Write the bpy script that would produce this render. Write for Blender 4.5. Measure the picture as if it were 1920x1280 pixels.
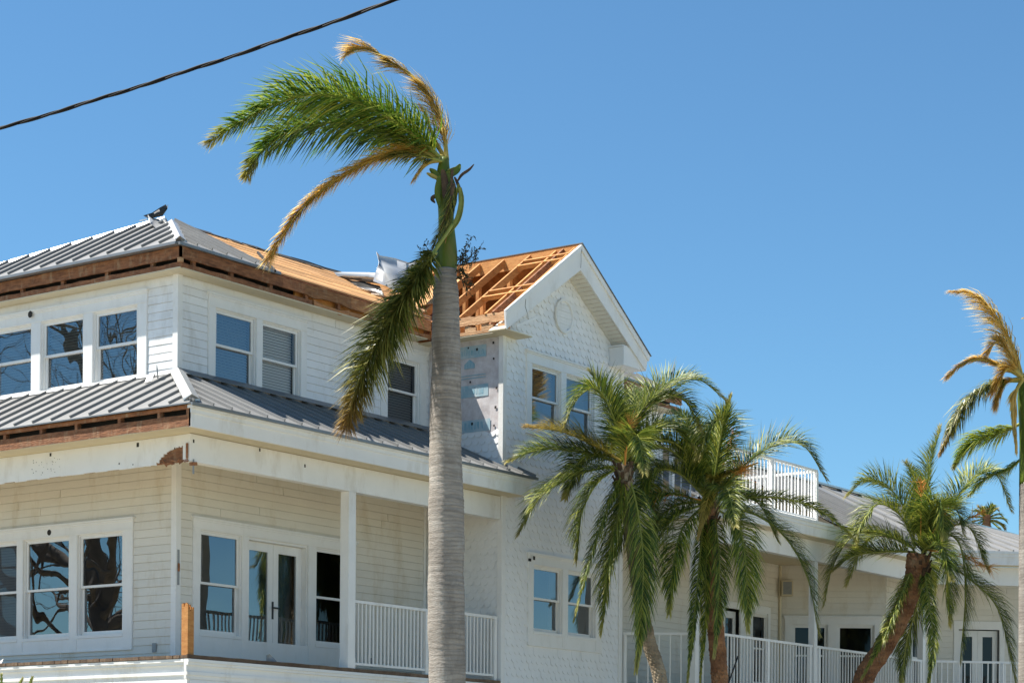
import bpy, math, random
import numpy as np
from mathutils import Vector, Matrix
random.seed(7); rng = np.random.default_rng(11)
for o in list(bpy.data.objects): bpy.data.objects.remove(o)
scn = bpy.context.scene
COL = scn.collection
# ------------------------------------------------------------------ camera, world, sun, exposure
YAW, ROLL, FPX, CYP = math.radians(35.804), math.radians(0.4256), 4017.5, 1501.5
FW = Vector((math.cos(YAW), math.sin(YAW), 0)); R0 = Vector((math.sin(YAW), -math.cos(YAW), 0)); U0 = Vector((0, 0, 1))
RV = R0 * math.cos(ROLL) + U0 * math.sin(ROLL); UV = -R0 * math.sin(ROLL) + U0 * math.cos(ROLL)
CAM = Vector((-24.849, -24.648, 1.6))
cam = bpy.data.cameras.new('camera'); camo = bpy.data.objects.new('camera', cam); COL.objects.link(camo)
M = Matrix((RV, UV, -FW)).transposed().to_4x4(); M.translation = CAM
camo.matrix_world = M
cam.sensor_width = 36; cam.lens = FPX / 1920 * 36; cam.shift_y = (CYP - 640) / 1920; cam.clip_end = 3000; cam.clip_start = 0.1
scn.camera = camo
SUN = Vector((-0.30, 0.52, 1.0)).normalized()
w = bpy.data.worlds.new('World'); scn.world = w; w.use_nodes = True
nt = w.node_tree
sky = nt.nodes.new('ShaderNodeTexSky'); sky.sky_type = 'NISHITA'; sky.sun_disc = False
sky.sun_elevation = math.asin(SUN.z); sky.sun_rotation = math.atan2(SUN.x, SUN.y)
sky.air_density = 1.0; sky.dust_density = 0.0; sky.ozone_density = 10; sky.altitude = 0
bg = nt.nodes['Background']; bg.inputs['Strength'].default_value = 0.075
tint = nt.nodes.new('ShaderNodeMix'); tint.data_type = 'RGBA'; tint.blend_type = 'MULTIPLY'; tint.inputs[0].default_value = 1; tint.inputs[7].default_value = (0.90, 1.07, 0.98, 1)
nt.links.new(sky.outputs[0], tint.inputs[6]); nt.links.new(tint.outputs[2], bg.inputs[0])
sl = bpy.data.lights.new('sun', 'SUN'); sl.energy = 5.0; sl.angle = math.radians(0.5); sl.color = (1, 0.94, 0.84)
so = bpy.data.objects.new('sun', sl); COL.objects.link(so); so.rotation_euler = (-SUN).to_track_quat('-Z', 'Y').to_euler(); so.location = (0, 0, 40)
vs = scn.view_settings; vs.view_transform = 'Standard'; vs.look = 'None'; vs.gamma = 1; vs.use_curve_mapping = False; vs.exposure = 1.0
scn.cycles.max_bounces = 8; scn.cycles.transparent_max_bounces = 16

def P(x, y, d):                      # a point seen at photo pixel (x, y), d metres in front of the camera plane
    return CAM + (FW + RV * ((x - 960) / FPX) - UV * ((y - CYP) / FPX)) * d
# ------------------------------------------------------------------ materials
MATS = {}
def mat(name, col, rough=0.6, metal=0.0, var=0.0, vscale=3.0, bump=0.0, bscale=40.0, col2=None, stretch=(1, 1, 1), spec=0.5, dirt=None, dscale=1.2, damt=0.5, orand=0.0):
    m = bpy.data.materials.new(name); m.use_nodes = True; MATS[name] = m
    t = m.node_tree; b = t.nodes['Principled BSDF']
    b.inputs['Base Color'].default_value = (*col, 1); b.inputs['Roughness'].default_value = rough
    b.inputs['Metallic'].default_value = metal; b.inputs['Specular IOR Level'].default_value = spec
    tc = t.nodes.new('ShaderNodeTexCoord'); mp = t.nodes.new('ShaderNodeMapping'); mp.inputs['Scale'].default_value = stretch
    t.links.new(tc.outputs['Object'], mp.inputs[0])
    last = None
    if col2 is not None or var > 0:
        n = t.nodes.new('ShaderNodeTexNoise'); n.inputs['Scale'].default_value = vscale; n.inputs['Detail'].default_value = 6; n.inputs['Roughness'].default_value = 0.65
        t.links.new(mp.outputs[0], n.inputs['Vector'])
        r = t.nodes.new('ShaderNodeValToRGB'); r.color_ramp.elements[0].position = 0.33; r.color_ramp.elements[1].position = 0.68
        c2 = col2 if col2 is not None else tuple(c * (1 - var) for c in col)
        r.color_ramp.elements[0].color = (*c2, 1); r.color_ramp.elements[1].color = (*col, 1)
        t.links.new(n.outputs['Fac'], r.inputs[0]); last = r.outputs[0]
    if dirt is not None:
        n2 = t.nodes.new('ShaderNodeTexNoise'); n2.inputs['Scale'].default_value = dscale; n2.inputs['Detail'].default_value = 8; n2.inputs['Roughness'].default_value = 0.7
        mp2 = t.nodes.new('ShaderNodeMapping'); mp2.inputs['Scale'].default_value = (1, 1, 0.35)
        t.links.new(tc.outputs['Object'], mp2.inputs[0]); t.links.new(mp2.outputs[0], n2.inputs['Vector'])
        r2 = t.nodes.new('ShaderNodeValToRGB'); r2.color_ramp.elements[0].position = 0.52; r2.color_ramp.elements[1].position = 0.78
        r2.color_ramp.elements[0].color = (0, 0, 0, 1); r2.color_ramp.elements[1].color = (damt,) * 3 + (1,)
        t.links.new(n2.outputs['Fac'], r2.inputs[0])
        mx = t.nodes.new('ShaderNodeMix'); mx.data_type = 'RGBA'
        if last is None: mx.inputs[6].default_value = (*col, 1)
        else: t.links.new(last, mx.inputs[6])
        mx.inputs[7].default_value = (*dirt, 1); t.links.new(r2.outputs[0], mx.inputs[0]); last = mx.outputs[2]
    if orand > 0 and last is not None:
        oi = t.nodes.new('ShaderNodeObjectInfo'); mr = t.nodes.new('ShaderNodeMapRange'); mr.inputs[3].default_value = 1 - orand; mr.inputs[4].default_value = 1 + orand * 0.6; t.links.new(oi.outputs['Random'], mr.inputs[0])
        hs = t.nodes.new('ShaderNodeHueSaturation'); t.links.new(mr.outputs[0], hs.inputs['Value']); t.links.new(last, hs.inputs['Color']); last = hs.outputs[0]
    if last is not None: t.links.new(last, b.inputs['Base Color'])
    if bump > 0:
        n3 = t.nodes.new('ShaderNodeTexNoise'); n3.inputs['Scale'].default_value = bscale; n3.inputs['Detail'].default_value = 4
        t.links.new(mp.outputs[0], n3.inputs['Vector'])
        bp = t.nodes.new('ShaderNodeBump'); bp.inputs['Strength'].default_value = bump; bp.inputs['Distance'].default_value = 0.02
        t.links.new(n3.outputs['Fac'], bp.inputs['Height']); t.links.new(bp.outputs[0], b.inputs['Normal'])
    return m
mat('paint', (0.85, 0.85, 0.835), 0.55, var=0.06, vscale=2.0, bump=0.12, bscale=30, dirt=(0.46, 0.40, 0.30), dscale=2.6, damt=0.5)
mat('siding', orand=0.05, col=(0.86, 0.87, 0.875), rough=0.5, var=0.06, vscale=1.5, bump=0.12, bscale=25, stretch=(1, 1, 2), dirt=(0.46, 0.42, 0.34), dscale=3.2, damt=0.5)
mat('porch_siding', orand=0.025, col=(0.775, 0.745, 0.67), rough=0.5, var=0.06, vscale=1.5, bump=0.12, bscale=25, stretch=(1, 1, 2), dirt=(0.46, 0.36, 0.20), dscale=2.4, damt=0.55)  # white siding again, with the porch's warm bounce and shade tinted into the colour
mat('shingle_paint', orand=0.06, col=(0.87, 0.88, 0.885), rough=0.55, var=0.05, vscale=2.5, bump=0.15, bscale=40, dirt=(0.55, 0.52, 0.46), dscale=2.0, damt=0.25)
mat('soffit', (0.68, 0.60, 0.43), 0.6, var=0.08, vscale=3)
mat('soffit_pale', (0.76, 0.735, 0.655), 0.6, var=0.08, vscale=3)
mat('window_paint', (0.85, 0.845, 0.825), 0.4, var=0.04, vscale=4, dirt=(0.5, 0.46, 0.38), dscale=4, damt=0.25)
mat('metal_roof', orand=0.1, col=(0.25, 0.252, 0.25), rough=0.5, metal=0.0, spec=0.3, var=0.16, vscale=1.3, bump=0.05, bscale=6, dirt=(0.30, 0.28, 0.26), dscale=1.5, damt=0.4)
mat('metal_edge', (0.26, 0.27, 0.28), 0.45, metal=0.5, var=0.2, vscale=4)
mat('dark_metal', (0.075, 0.075, 0.075), 0.6, metal=0.2, var=0.4, vscale=6, dirt=(0.25, 0.18, 0.12), dscale=5, damt=0.5)
mat('flashing', (0.62, 0.62, 0.60), 0.35, metal=0.5, var=0.12, vscale=3, dirt=(0.35, 0.30, 0.25), dscale=3, damt=0.5)
mat('old_wood', orand=0.25, col=(0.38, 0.165, 0.075), rough=0.85, col2=(0.15, 0.058, 0.026), vscale=5, bump=0.6, bscale=14, stretch=(1, 1, 5), dirt=(0.50, 0.38, 0.24), dscale=7, damt=0.75)
mat('new_wood', orand=0.2, col=(0.68, 0.33, 0.10), rough=0.75, col2=(0.48, 0.185, 0.045), vscale=5, bump=0.25, bscale=20, stretch=(1.2, 1.2, 4))
mat('sheathing', orand=0.4, col=(0.66, 0.37, 0.15), rough=0.8, col2=(0.50, 0.245, 0.085), vscale=4, bump=0.25, bscale=18, stretch=(0.5, 5, 5), dirt=(0.28, 0.15, 0.07), dscale=5, damt=0.45)
mat('attic_ply', orand=0.2, col=(0.52, 0.225, 0.06), rough=0.8, col2=(0.36, 0.135, 0.032), vscale=4, bump=0.3, bscale=14, stretch=(1, 3, 1), dirt=(0.16, 0.07, 0.03), dscale=3, damt=0.6)
mat('torn_wood', orand=0.2, col=(0.70, 0.45, 0.25), rough=0.9, col2=(0.40, 0.19, 0.085), vscale=5, bump=0.9, bscale=18, stretch=(1, 0.6, 5))
mat('torn_old', orand=0.35, col=(0.56, 0.29, 0.13), rough=0.9, col2=(0.26, 0.10, 0.04), vscale=6, bump=0.9, bscale=16, stretch=(0.6, 1, 5), dirt=(0.62, 0.48, 0.32), dscale=6, damt=0.7)
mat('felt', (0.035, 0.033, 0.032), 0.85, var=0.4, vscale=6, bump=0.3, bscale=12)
mat('deck_wood', orand=0.3, col=(0.20, 0.135, 0.085), rough=0.85, col2=(0.10, 0.06, 0.04), vscale=6, bump=0.4, bscale=20)
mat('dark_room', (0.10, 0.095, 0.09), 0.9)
mat('blind', (0.80, 0.77, 0.72), 0.6)
mat('screen', (0.055, 0.045, 0.042), 0.6)
mat('black_metal', (0.02, 0.02, 0.02), 0.4)
mat('grey_plastic', (0.30, 0.32, 0.33), 0.5, var=0.2, vscale=8)
mat('cable', (0.006, 0.006, 0.007), 0.6, spec=0.2)
mat('ground', (0.35, 0.31, 0.235), 0.95, col2=(0.24, 0.22, 0.15), vscale=0.25, bump=0.3, bscale=4)
mat('bark', (0.20, 0.165, 0.135), 0.9, col2=(0.10, 0.08, 0.065), vscale=5, bump=0.8, bscale=15)
mat('cut_wood', (0.42, 0.30, 0.16), 0.9, var=0.3, vscale=6)
mat('lamp_metal', (0.05, 0.045, 0.04), 0.4)
mat('orange_stalk', (0.72, 0.30, 0.05), 0.6, var=0.3, vscale=8)

def glass(name, ior, tint, wav=0.0035, ws=1.3):
    m = bpy.data.materials.new(name); m.use_nodes = True; MATS[name] = m
    t = m.node_tree; t.nodes.clear()
    out = t.nodes.new('ShaderNodeOutputMaterial'); mix = t.nodes.new('ShaderNodeMixShader')
    tr = t.nodes.new('ShaderNodeBsdfTransparent'); tr.inputs[0].default_value = (*tint, 1)
    gl = t.nodes.new('ShaderNodeBsdfGlossy'); gl.inputs['Roughness'].default_value = 0.0; gl.inputs[0].default_value = (0.92, 0.96, 1.0, 1)
    fr = t.nodes.new('ShaderNodeFresnel'); fr.inputs[0].default_value = ior
    tc = t.nodes.new('ShaderNodeTexCoord'); n = t.nodes.new('ShaderNodeTexNoise'); n.inputs['Scale'].default_value = ws; n.inputs['Detail'].default_value = 1
    bp = t.nodes.new('ShaderNodeBump'); bp.inputs['Strength'].default_value = 1; bp.inputs['Distance'].default_value = wav
    t.links.new(tc.outputs['Object'], n.inputs['Vector']); t.links.new(n.outputs['Fac'], bp.inputs['Height']); t.links.new(bp.outputs[0], gl.inputs['Normal'])
    t.links.new(fr.outputs[0], mix.inputs[0]); t.links.new(tr.outputs[0], mix.inputs[1]); t.links.new(gl.outputs[0], mix.inputs[2]); t.links.new(mix.outputs[0], out.inputs[0])
glass('glass', 2.6, (0.55, 0.62, 0.66), wav=0.0045)
glass('glass_clear', 1.5, (0.93, 0.95, 0.96))
glass('glass_dull', 1.4, (0.45, 0.47, 0.50))

def leaf_mat(name, green, yellow, dry, ybias=0.0, tipdry=0.75, trans=0.35, rough=0.38):
    m = bpy.data.materials.new(name); m.use_nodes = True; MATS[name] = m
    t = m.node_tree; b = t.nodes['Principled BSDF']; out = t.nodes['Material Output']
    at = t.nodes.new('ShaderNodeAttribute'); at.attribute_name = 'leaf'
    sep = t.nodes.new('ShaderNodeSeparateColor'); t.links.new(at.outputs['Color'], sep.inputs[0])
    r1 = t.nodes.new('ShaderNodeValToRGB'); e = r1.color_ramp.elements
    e[0].position = 0.0; e[0].color = (*[c * 0.32 for c in green], 1); e[1].position = 1.0; e[1].color = (*yellow, 1)
    k = e.new(max(0.02, 0.62 - ybias)); k.color = (*green, 1)
    t.links.new(sep.outputs[0], r1.inputs[0])
    r2 = t.nodes.new('ShaderNodeValToRGB'); r2.color_ramp.elements[0].position = tipdry; r2.color_ramp.elements[1].position = 1.0
    t.links.new(sep.outputs[1], r2.inputs[0])
    mx = t.nodes.new('ShaderNodeMix'); mx.data_type = 'RGBA'; t.links.new(r2.outputs[0], mx.inputs[0]); t.links.new(r1.outputs[0], mx.inputs[6]); mx.inputs[7].default_value = (*dry, 1)
    t.links.new(mx.outputs[2], b.inputs['Base Color']); b.inputs['Roughness'].default_value = rough; b.inputs['Specular IOR Level'].default_value = 0.5
    tl = t.nodes.new('ShaderNodeBsdfTranslucent'); t.links.new(mx.outputs[2], tl.inputs[0])
    ms = t.nodes.new('ShaderNodeMixShader'); ms.inputs[0].default_value = trans
    t.links.new(b.outputs[0], ms.inputs[1]); t.links.new(tl.outputs[0], ms.inputs[2]); t.links.new(ms.outputs[0], out.inputs[0])
leaf_mat('leaf_royal', (0.13, 0.26, 0.028), (0.42, 0.46, 0.07), (0.52, 0.42, 0.12), ybias=0.15, tipdry=0.85, trans=0.42)
leaf_mat('leaf_hanging', (0.13, 0.16, 0.030), (0.48, 0.44, 0.11), (0.40, 0.24, 0.08), ybias=0.15, tipdry=0.7)
leaf_mat('leaf_dry', (0.88, 0.62, 0.15), (0.93, 0.78, 0.36), (0.90, 0.70, 0.32), ybias=0.3, trans=0.6)
leaf_mat('leaf_date', (0.105, 0.175, 0.024), (0.48, 0.48, 0.075), (0.54, 0.46, 0.14), ybias=0.18, tipdry=0.82, rough=0.46, trans=0.32)
leaf_mat('leaf_date_yellow', (0.24, 0.23, 0.035), (0.58, 0.44, 0.08), (0.48, 0.33, 0.10), ybias=0.25, tipdry=0.55, rough=0.35)
mat('rachis_green', (0.28, 0.31, 0.055), 0.5, var=0.25, vscale=6)
mat('rachis_dry', (0.55, 0.40, 0.10), 0.6, col2=(0.30, 0.26, 0.05), vscale=4)
mat('crownshaft', (0.14, 0.19, 0.022), 0.45, col2=(0.06, 0.10, 0.012), vscale=3, stretch=(1, 1, 0.3), spec=0.25, dirt=(0.22, 0.15, 0.06), dscale=4.5, damt=0.7)
mat('husk', (0.12, 0.075, 0.04), 0.85, col2=(0.05, 0.03, 0.02), vscale=8, bump=0.5)

def trunk_mat(name, c1, c2, c3, rs, bumpd=0.02, rings=3.0, rf=0.25):
    m = bpy.data.materials.new(name); m.use_nodes = True; MATS[name] = m
    t = m.node_tree; b = t.nodes['Principled BSDF']; b.inputs['Roughness'].default_value = 0.85
    tc = t.nodes.new('ShaderNodeTexCoord'); mp = t.nodes.new('ShaderNodeMapping'); mp.inputs['Scale'].default_value = (1.2, 1.2, rs)
    t.links.new(tc.outputs['Object'], mp.inputs[0])
    n = t.nodes.new('ShaderNodeTexNoise'); n.inputs['Scale'].default_value = 1.6; n.inputs['Detail'].default_value = 8; n.inputs['Roughness'].default_value = 0.7; t.links.new(mp.outputs[0], n.inputs['Vector'])
    r = t.nodes.new('ShaderNodeValToRGB'); e = r.color_ramp.elements; e[0].position = 0.3; e[0].color = (*c2, 1); e[1].position = 0.65; e[1].color = (*c1, 1)
    t.links.new(n.outputs['Fac'], r.inputs[0])
    n2 = t.nodes.new('ShaderNodeTexNoise'); n2.inputs['Scale'].default_value = 2.2; n2.inputs['Detail'].default_value = 9; n2.inputs['Roughness'].default_value = 0.72; t.links.new(tc.outputs['Object'], n2.inputs['Vector'])
    r2 = t.nodes.new('ShaderNodeValToRGB'); r2.color_ramp.elements[0].position = 0.5; r2.color_ramp.elements[1].position = 0.72
    r2.color_ramp.elements[1].color = (0.8, 0.8, 0.8, 1); t.links.new(n2.outputs['Fac'], r2.inputs[0])
    mx = t.nodes.new('ShaderNodeMix'); mx.data_type = 'RGBA'; t.links.new(r2.outputs[0], mx.inputs[0]); t.links.new(r.outputs[0], mx.inputs[6]); mx.inputs[7].default_value = (*c3, 1)
    n5 = t.nodes.new('ShaderNodeTexNoise'); n5.inputs['Scale'].default_value = 0.9; n5.inputs['Detail'].default_value = 10; n5.inputs['Roughness'].default_value = 0.75; mp5 = t.nodes.new('ShaderNodeMapping'); mp5.inputs['Scale'].default_value = (2.2, 2.2, 0.8); mp5.inputs['Location'].default_value = (3.1, 1.7, 0.4); t.links.new(tc.outputs['Object'], mp5.inputs[0]); t.links.new(mp5.outputs[0], n5.inputs['Vector'])
    r5 = t.nodes.new('ShaderNodeValToRGB'); r5.color_ramp.elements[0].position = 0.50; r5.color_ramp.elements[1].position = 0.66; r5.color_ramp.elements[1].color = (0.75, 0.75, 0.75, 1); t.links.new(n5.outputs['Fac'], r5.inputs[0])
    m5 = t.nodes.new('ShaderNodeMix'); m5.data_type = 'RGBA'; t.links.new(r5.outputs[0], m5.inputs[0]); t.links.new(mx.outputs[2], m5.inputs[6]); m5.inputs[7].default_value = (*[c * 0.75 for c in c2], 1); mx = m5
    wv = t.nodes.new('ShaderNodeTexWave'); wv.wave_type = 'BANDS'; wv.bands_direction = 'Z'; wv.inputs['Scale'].default_value = rings; wv.inputs['Distortion'].default_value = 13.0; wv.inputs['Detail'].default_value = 4; wv.inputs['Detail Scale'].default_value = 0.8
    mp3 = t.nodes.new('ShaderNodeMapping'); mp3.inputs['Scale'].default_value = (0.25, 0.25, 1); t.links.new(tc.outputs['Object'], mp3.inputs[0]); t.links.new(mp3.outputs[0], wv.inputs['Vector'])
    r4 = t.nodes.new('ShaderNodeValToRGB'); r4.color_ramp.elements[0].position = 0.08; r4.color_ramp.elements[0].color = (0.55, 0.52, 0.50, 1); r4.color_ramp.elements[1].position = 0.4; r4.color_ramp.elements[1].color = (1, 1, 1, 1); t.links.new(wv.outputs['Fac'], r4.inputs[0])
    m4 = t.nodes.new('ShaderNodeMix'); m4.data_type = 'RGBA'; m4.blend_type = 'MULTIPLY'; m4.inputs[0].default_value = rf; t.links.new(mx.outputs[2], m4.inputs[6]); t.links.new(r4.outputs[0], m4.inputs[7])
    t.links.new(m4.outputs[2], b.inputs['Base Color'])
    bp = t.nodes.new('ShaderNodeBump'); bp.inputs['Strength'].default_value = 0.7; bp.inputs['Distance'].default_value = bumpd
    n3 = t.nodes.new('ShaderNodeTexNoise'); n3.inputs['Scale'].default_value = 14; n3.inputs['Detail'].default_value = 6; t.links.new(mp.outputs[0], n3.inputs['Vector'])
    t.links.new(n3.outputs['Fac'], bp.inputs['Height']); t.links.new(bp.outputs[0], b.inputs['Normal'])
trunk_mat('royal_trunk', (0.37, 0.335, 0.295), (0.22, 0.195, 0.17), (0.48, 0.46, 0.425), 7.0, rings=5.0, rf=0.4)
trunk_mat('date_trunk', (0.34, 0.165, 0.075), (0.13, 0.052, 0.024), (0.40, 0.27, 0.15), 2.5, 0.03)
trunk_mat('date_trunk_grey', (0.34, 0.27, 0.18), (0.17, 0.12, 0.075), (0.42, 0.37, 0.28), 2.5, 0.03)

def wrap_mat():                      # house wrap: greyish film with printed blue bands, scuffed
    m = bpy.data.materials.new('house_wrap'); m.use_nodes = True; MATS['house_wrap'] = m
    t = m.node_tree; b = t.nodes['Principled BSDF']; b.inputs['Roughness'].default_value = 0.45
    tc = t.nodes.new('ShaderNodeTexCoord'); n = t.nodes.new('ShaderNodeTexNoise'); n.inputs['Scale'].default_value = 6; n.inputs['Detail'].default_value = 8; n.inputs['Roughness'].default_value = 0.7
    t.links.new(tc.outputs['Object'], n.inputs['Vector'])
    r = t.nodes.new('ShaderNodeValToRGB'); e = r.color_ramp.elements; e[0].position = 0.35; e[0].color = (0.50, 0.45, 0.45, 1); e[1].position = 0.62; e[1].color = (0.66, 0.63, 0.64, 1)
    t.links.new(n.outputs['Fac'], r.inputs[0]); t.links.new(r.outputs[0], b.inputs['Base Color'])
wrap_mat()
mat('wrap_band', (0.22, 0.42, 0.52), 0.5, col2=(0.50, 0.57, 0.60), vscale=5, stretch=(1, 1, 0.6))
mat('wrap_print', (0.16, 0.36, 0.46), 0.45, col2=(0.40, 0.52, 0.58), vscale=14, stretch=(1, 1, 0.3))

# ------------------------------------------------------------------ builders
ORG = {}
def tag(o, label=None, cat=None, group=None, kind=None):
    if label: o['label'] = label
    if cat: o['category'] = cat
    if group: o['group'] = group
    if kind: o['kind'] = kind
    return o
def empty(name, loc, label=None, cat=None, group=None):
    o = bpy.data.objects.new(name, None); COL.objects.link(o); o.location = loc; o.empty_display_size = 0.3
    ORG[o.name] = Vector(loc); return tag(o, label, cat, group)
class MB:
    def __init__(s): s.v = []; s.f = []
    def add(s, vs, fs):
        b = len(s.v); s.v += [tuple(v) for v in vs]; s.f += [tuple(i + b for i in f) for f in fs]; return s
    def hexa(s, p):                  # 8 points: bottom ring then top ring
        return s.add(p, [(3, 2, 1, 0), (4, 5, 6, 7), (0, 1, 5, 4), (1, 2, 6, 5), (2, 3, 7, 6), (3, 0, 4, 7)])
    def box(s, x0, x1, y0, y1, z0, z1):
        return s.hexa([(x0, y0, z0), (x1, y0, z0), (x1, y1, z0), (x0, y1, z0), (x0, y0, z1), (x1, y0, z1), (x1, y1, z1), (x0, y1, z1)])
    def beam(s, a, b, w, h, up=(0, 0, 1)):   # bar from a to b, w sideways, h along up
        a = Vector(a); b = Vector(b); t = (b - a).normalized(); sd = t.cross(Vector(up)).normalized(); u = sd.cross(t).normalized()
        sd = sd * (w / 2); u = u * (h / 2)
        return s.hexa([a - sd - u, a + sd - u, b + sd - u, b - sd - u, a - sd + u, a + sd + u, b + sd + u, b - sd + u])
    def slab(s, poly, thick):        # polygon (3-D, planar) given thickness vector
        th = Vector(thick); n = len(poly); p = [Vector(q) for q in poly]
        return s.add(p + [q + th for q in p], [tuple(range(n - 1, -1, -1)), tuple(range(n, 2 * n))] + [(i, (i + 1) % n, n + (i + 1) % n, n + i) for i in range(n)])
    def tube(s, pts, rad, n=10, cap=True):
        pts = [Vector(p) for p in pts]; rings = []; ref = None
        for i, p in enumerate(pts):
            t = (pts[min(i + 1, len(pts) - 1)] - pts[max(i - 1, 0)]).normalized()
            if ref is None: ref = Vector((0.31, 0.17, 0.93)) if abs(t.z) < 0.9 else Vector((1, 0, 0))
            sd = t.cross(ref).normalized(); ref = sd.cross(t).normalized()
            r = rad[i] if hasattr(rad, '__len__') else rad
            rings.append([p + (sd * math.cos(2 * math.pi * k / n) + ref * math.sin(2 * math.pi * k / n)) * (r(k) if callable(r) else r) for k in range(n)])
        vs = [v for rg in rings for v in rg]; fs = []
        for i in range(len(pts) - 1):
            for k in range(n): fs.append((i * n + k, i * n + (k + 1) % n, (i + 1) * n + (k + 1) % n, (i + 1) * n + k))
        if cap: fs += [tuple(range(n - 1, -1, -1)), tuple(range((len(pts) - 1) * n, len(pts) * n))]
        return s.add(vs, fs)
    def build(s, name, m, parent=None, smooth=False, label=None, kind=None, cat=None, group=None):
        me = bpy.data.meshes.new(name); org = ORG.get(parent.name, Vector()) if parent else Vector()
        vs = [(a - org.x, b - org.y, c - org.z) for a, b, c in s.v]
        me.from_pydata(vs, [], s.f); me.materials.append(MATS[m] if isinstance(m, str) else m)
        if smooth: me.polygons.foreach_set('use_smooth', [True] * len(me.polygons))
        o = bpy.data.objects.new(name, me); COL.objects.link(o); o.parent = parent; ORG[o.name] = org
        return tag(o, label, cat, group, kind)
def place(name, me, parent, loc, rot=(0, 0, 0), scale=(1, 1, 1)):
    o = bpy.data.objects.new(name, me); COL.objects.link(o); o.parent = parent; o.location = Vector(loc) - ORG[parent.name]; o.rotation_euler = rot; o.scale = scale; return o
def meshof(mb, name, m):
    me = bpy.data.meshes.new(name); me.from_pydata(mb.v, [], mb.f); me.materials.append(MATS[m]); return me
class Wall:
    def __init__(s, O, U, N): s.O = Vector(O); s.U = Vector(U).normalized(); s.N = Vector(N).normalized()
    def pt(s, u, n, z): return s.O + s.U * u + s.N * n + Vector((0, 0, z))
    def box(s, mb, u0, u1, n0, n1, z0, z1):
        p = s.pt; return mb.hexa([p(u0, n0, z0), p(u1, n0, z0), p(u1, n1, z0), p(u0, n1, z0), p(u0, n0, z1), p(u1, n0, z1), p(u1, n1, z1), p(u0, n1, z1)])
WR = Wall((0, 0, 0), (1, 0, 0), (0, -1, 0))        # main wall facing -Y
WL = Wall((0, 0, 0), (0, 1, 0), (-1, 0, 0))        # main wall facing -X
WG = Wall((0, -1.72, 0), (1, 0, 0), (0, -1, 0))    # gable front
WS = Wall((6.55, 0, 0), (0, 1, 0), (-1, 0, 0))     # gable side (u = Y, -1.72 .. 0)

# ------------------------------------------------------------------ ground
tag(MB().add([(-400, -400, 0), (600, -400, 0), (600, 600, 0), (-400, 600, 0)], [(0, 1, 2, 3)]).build('ground', 'ground'), kind='structure')

# ------------------------------------------------------------------ house
H = empty('house', (3, 3, 0), 'large white two storey wooden house with storm torn metal roof and wrap around porch', 'house')

def holed(W, name, u0, u1, z0, z1, holes, m, n=0.0, label=None, top=None):
    us = sorted({u0, u1, *[min(max(h[k], u0), u1) for h in holes for k in (0, 1)]}); zs = sorted({z0, z1, *[min(max(h[k], z0), z1) for h in holes for k in (2, 3)]})
    mb = MB()
    for a, b in zip(us, us[1:]):
        for c, d in zip(zs, zs[1:]):
            cu, cz = (a + b) / 2, (c + d) / 2
            if any(h[0] < cu < h[1] and h[2] < cz < h[3] for h in holes): continue
            mb.add([W.pt(a, n, c), W.pt(b, n, c), W.pt(b, n, d), W.pt(a, n, d)], [(0, 1, 2, 3)])
    return mb.build(name, m, H, label=label)
def clapboards(W, wall, u0, u1, z0, z1, blocks, m, e=0.135):
    z = z0
    while z < z1 - 0.03:
        t = min(z + e, z1)
        cuts = sorted([(b[0], b[1]) for b in blocks if b[2] < (z + t) / 2 < b[3]])
        segs = []; a = u0
        for c0, c1 in cuts:
            if c0 > a + 0.02: segs.append((a, min(c0, u1)))
            a = max(a, c1)
        if a < u1 - 0.02: segs.append((a, u1))
        for a, b in segs:
            parts = [(a, b)]
            if b - a > 2.6:
                c = random.uniform(a + 0.8, b - 0.8); parts = [(a, c - 0.0015), (c + 0.0015, b)]
            for a2, b2 in parts:
                mb = MB(); j = [random.uniform(-0.0022, 0.0022) for _ in range(4)]; bu = 0.019 + random.uniform(-0.003, 0.004); tb = t - 0.007
                q = W.pt; ua, ub = a2 + 0.003, b2 - 0.003
                mb.hexa([q(ua, 0.003, z + j[0]), q(ub, 0.003, z + j[1]), q(ub, bu + j[2], z + j[1]), q(ua, bu + j[3], z + j[0]),
                         q(ua, 0.003, tb + j[0]), q(ub, 0.003, tb + j[1]), q(ub, 0.012, tb + j[1]), q(ua, 0.012, tb + j[0])])
                mb.build('clapboard', m, wall)
        z += e
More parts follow.
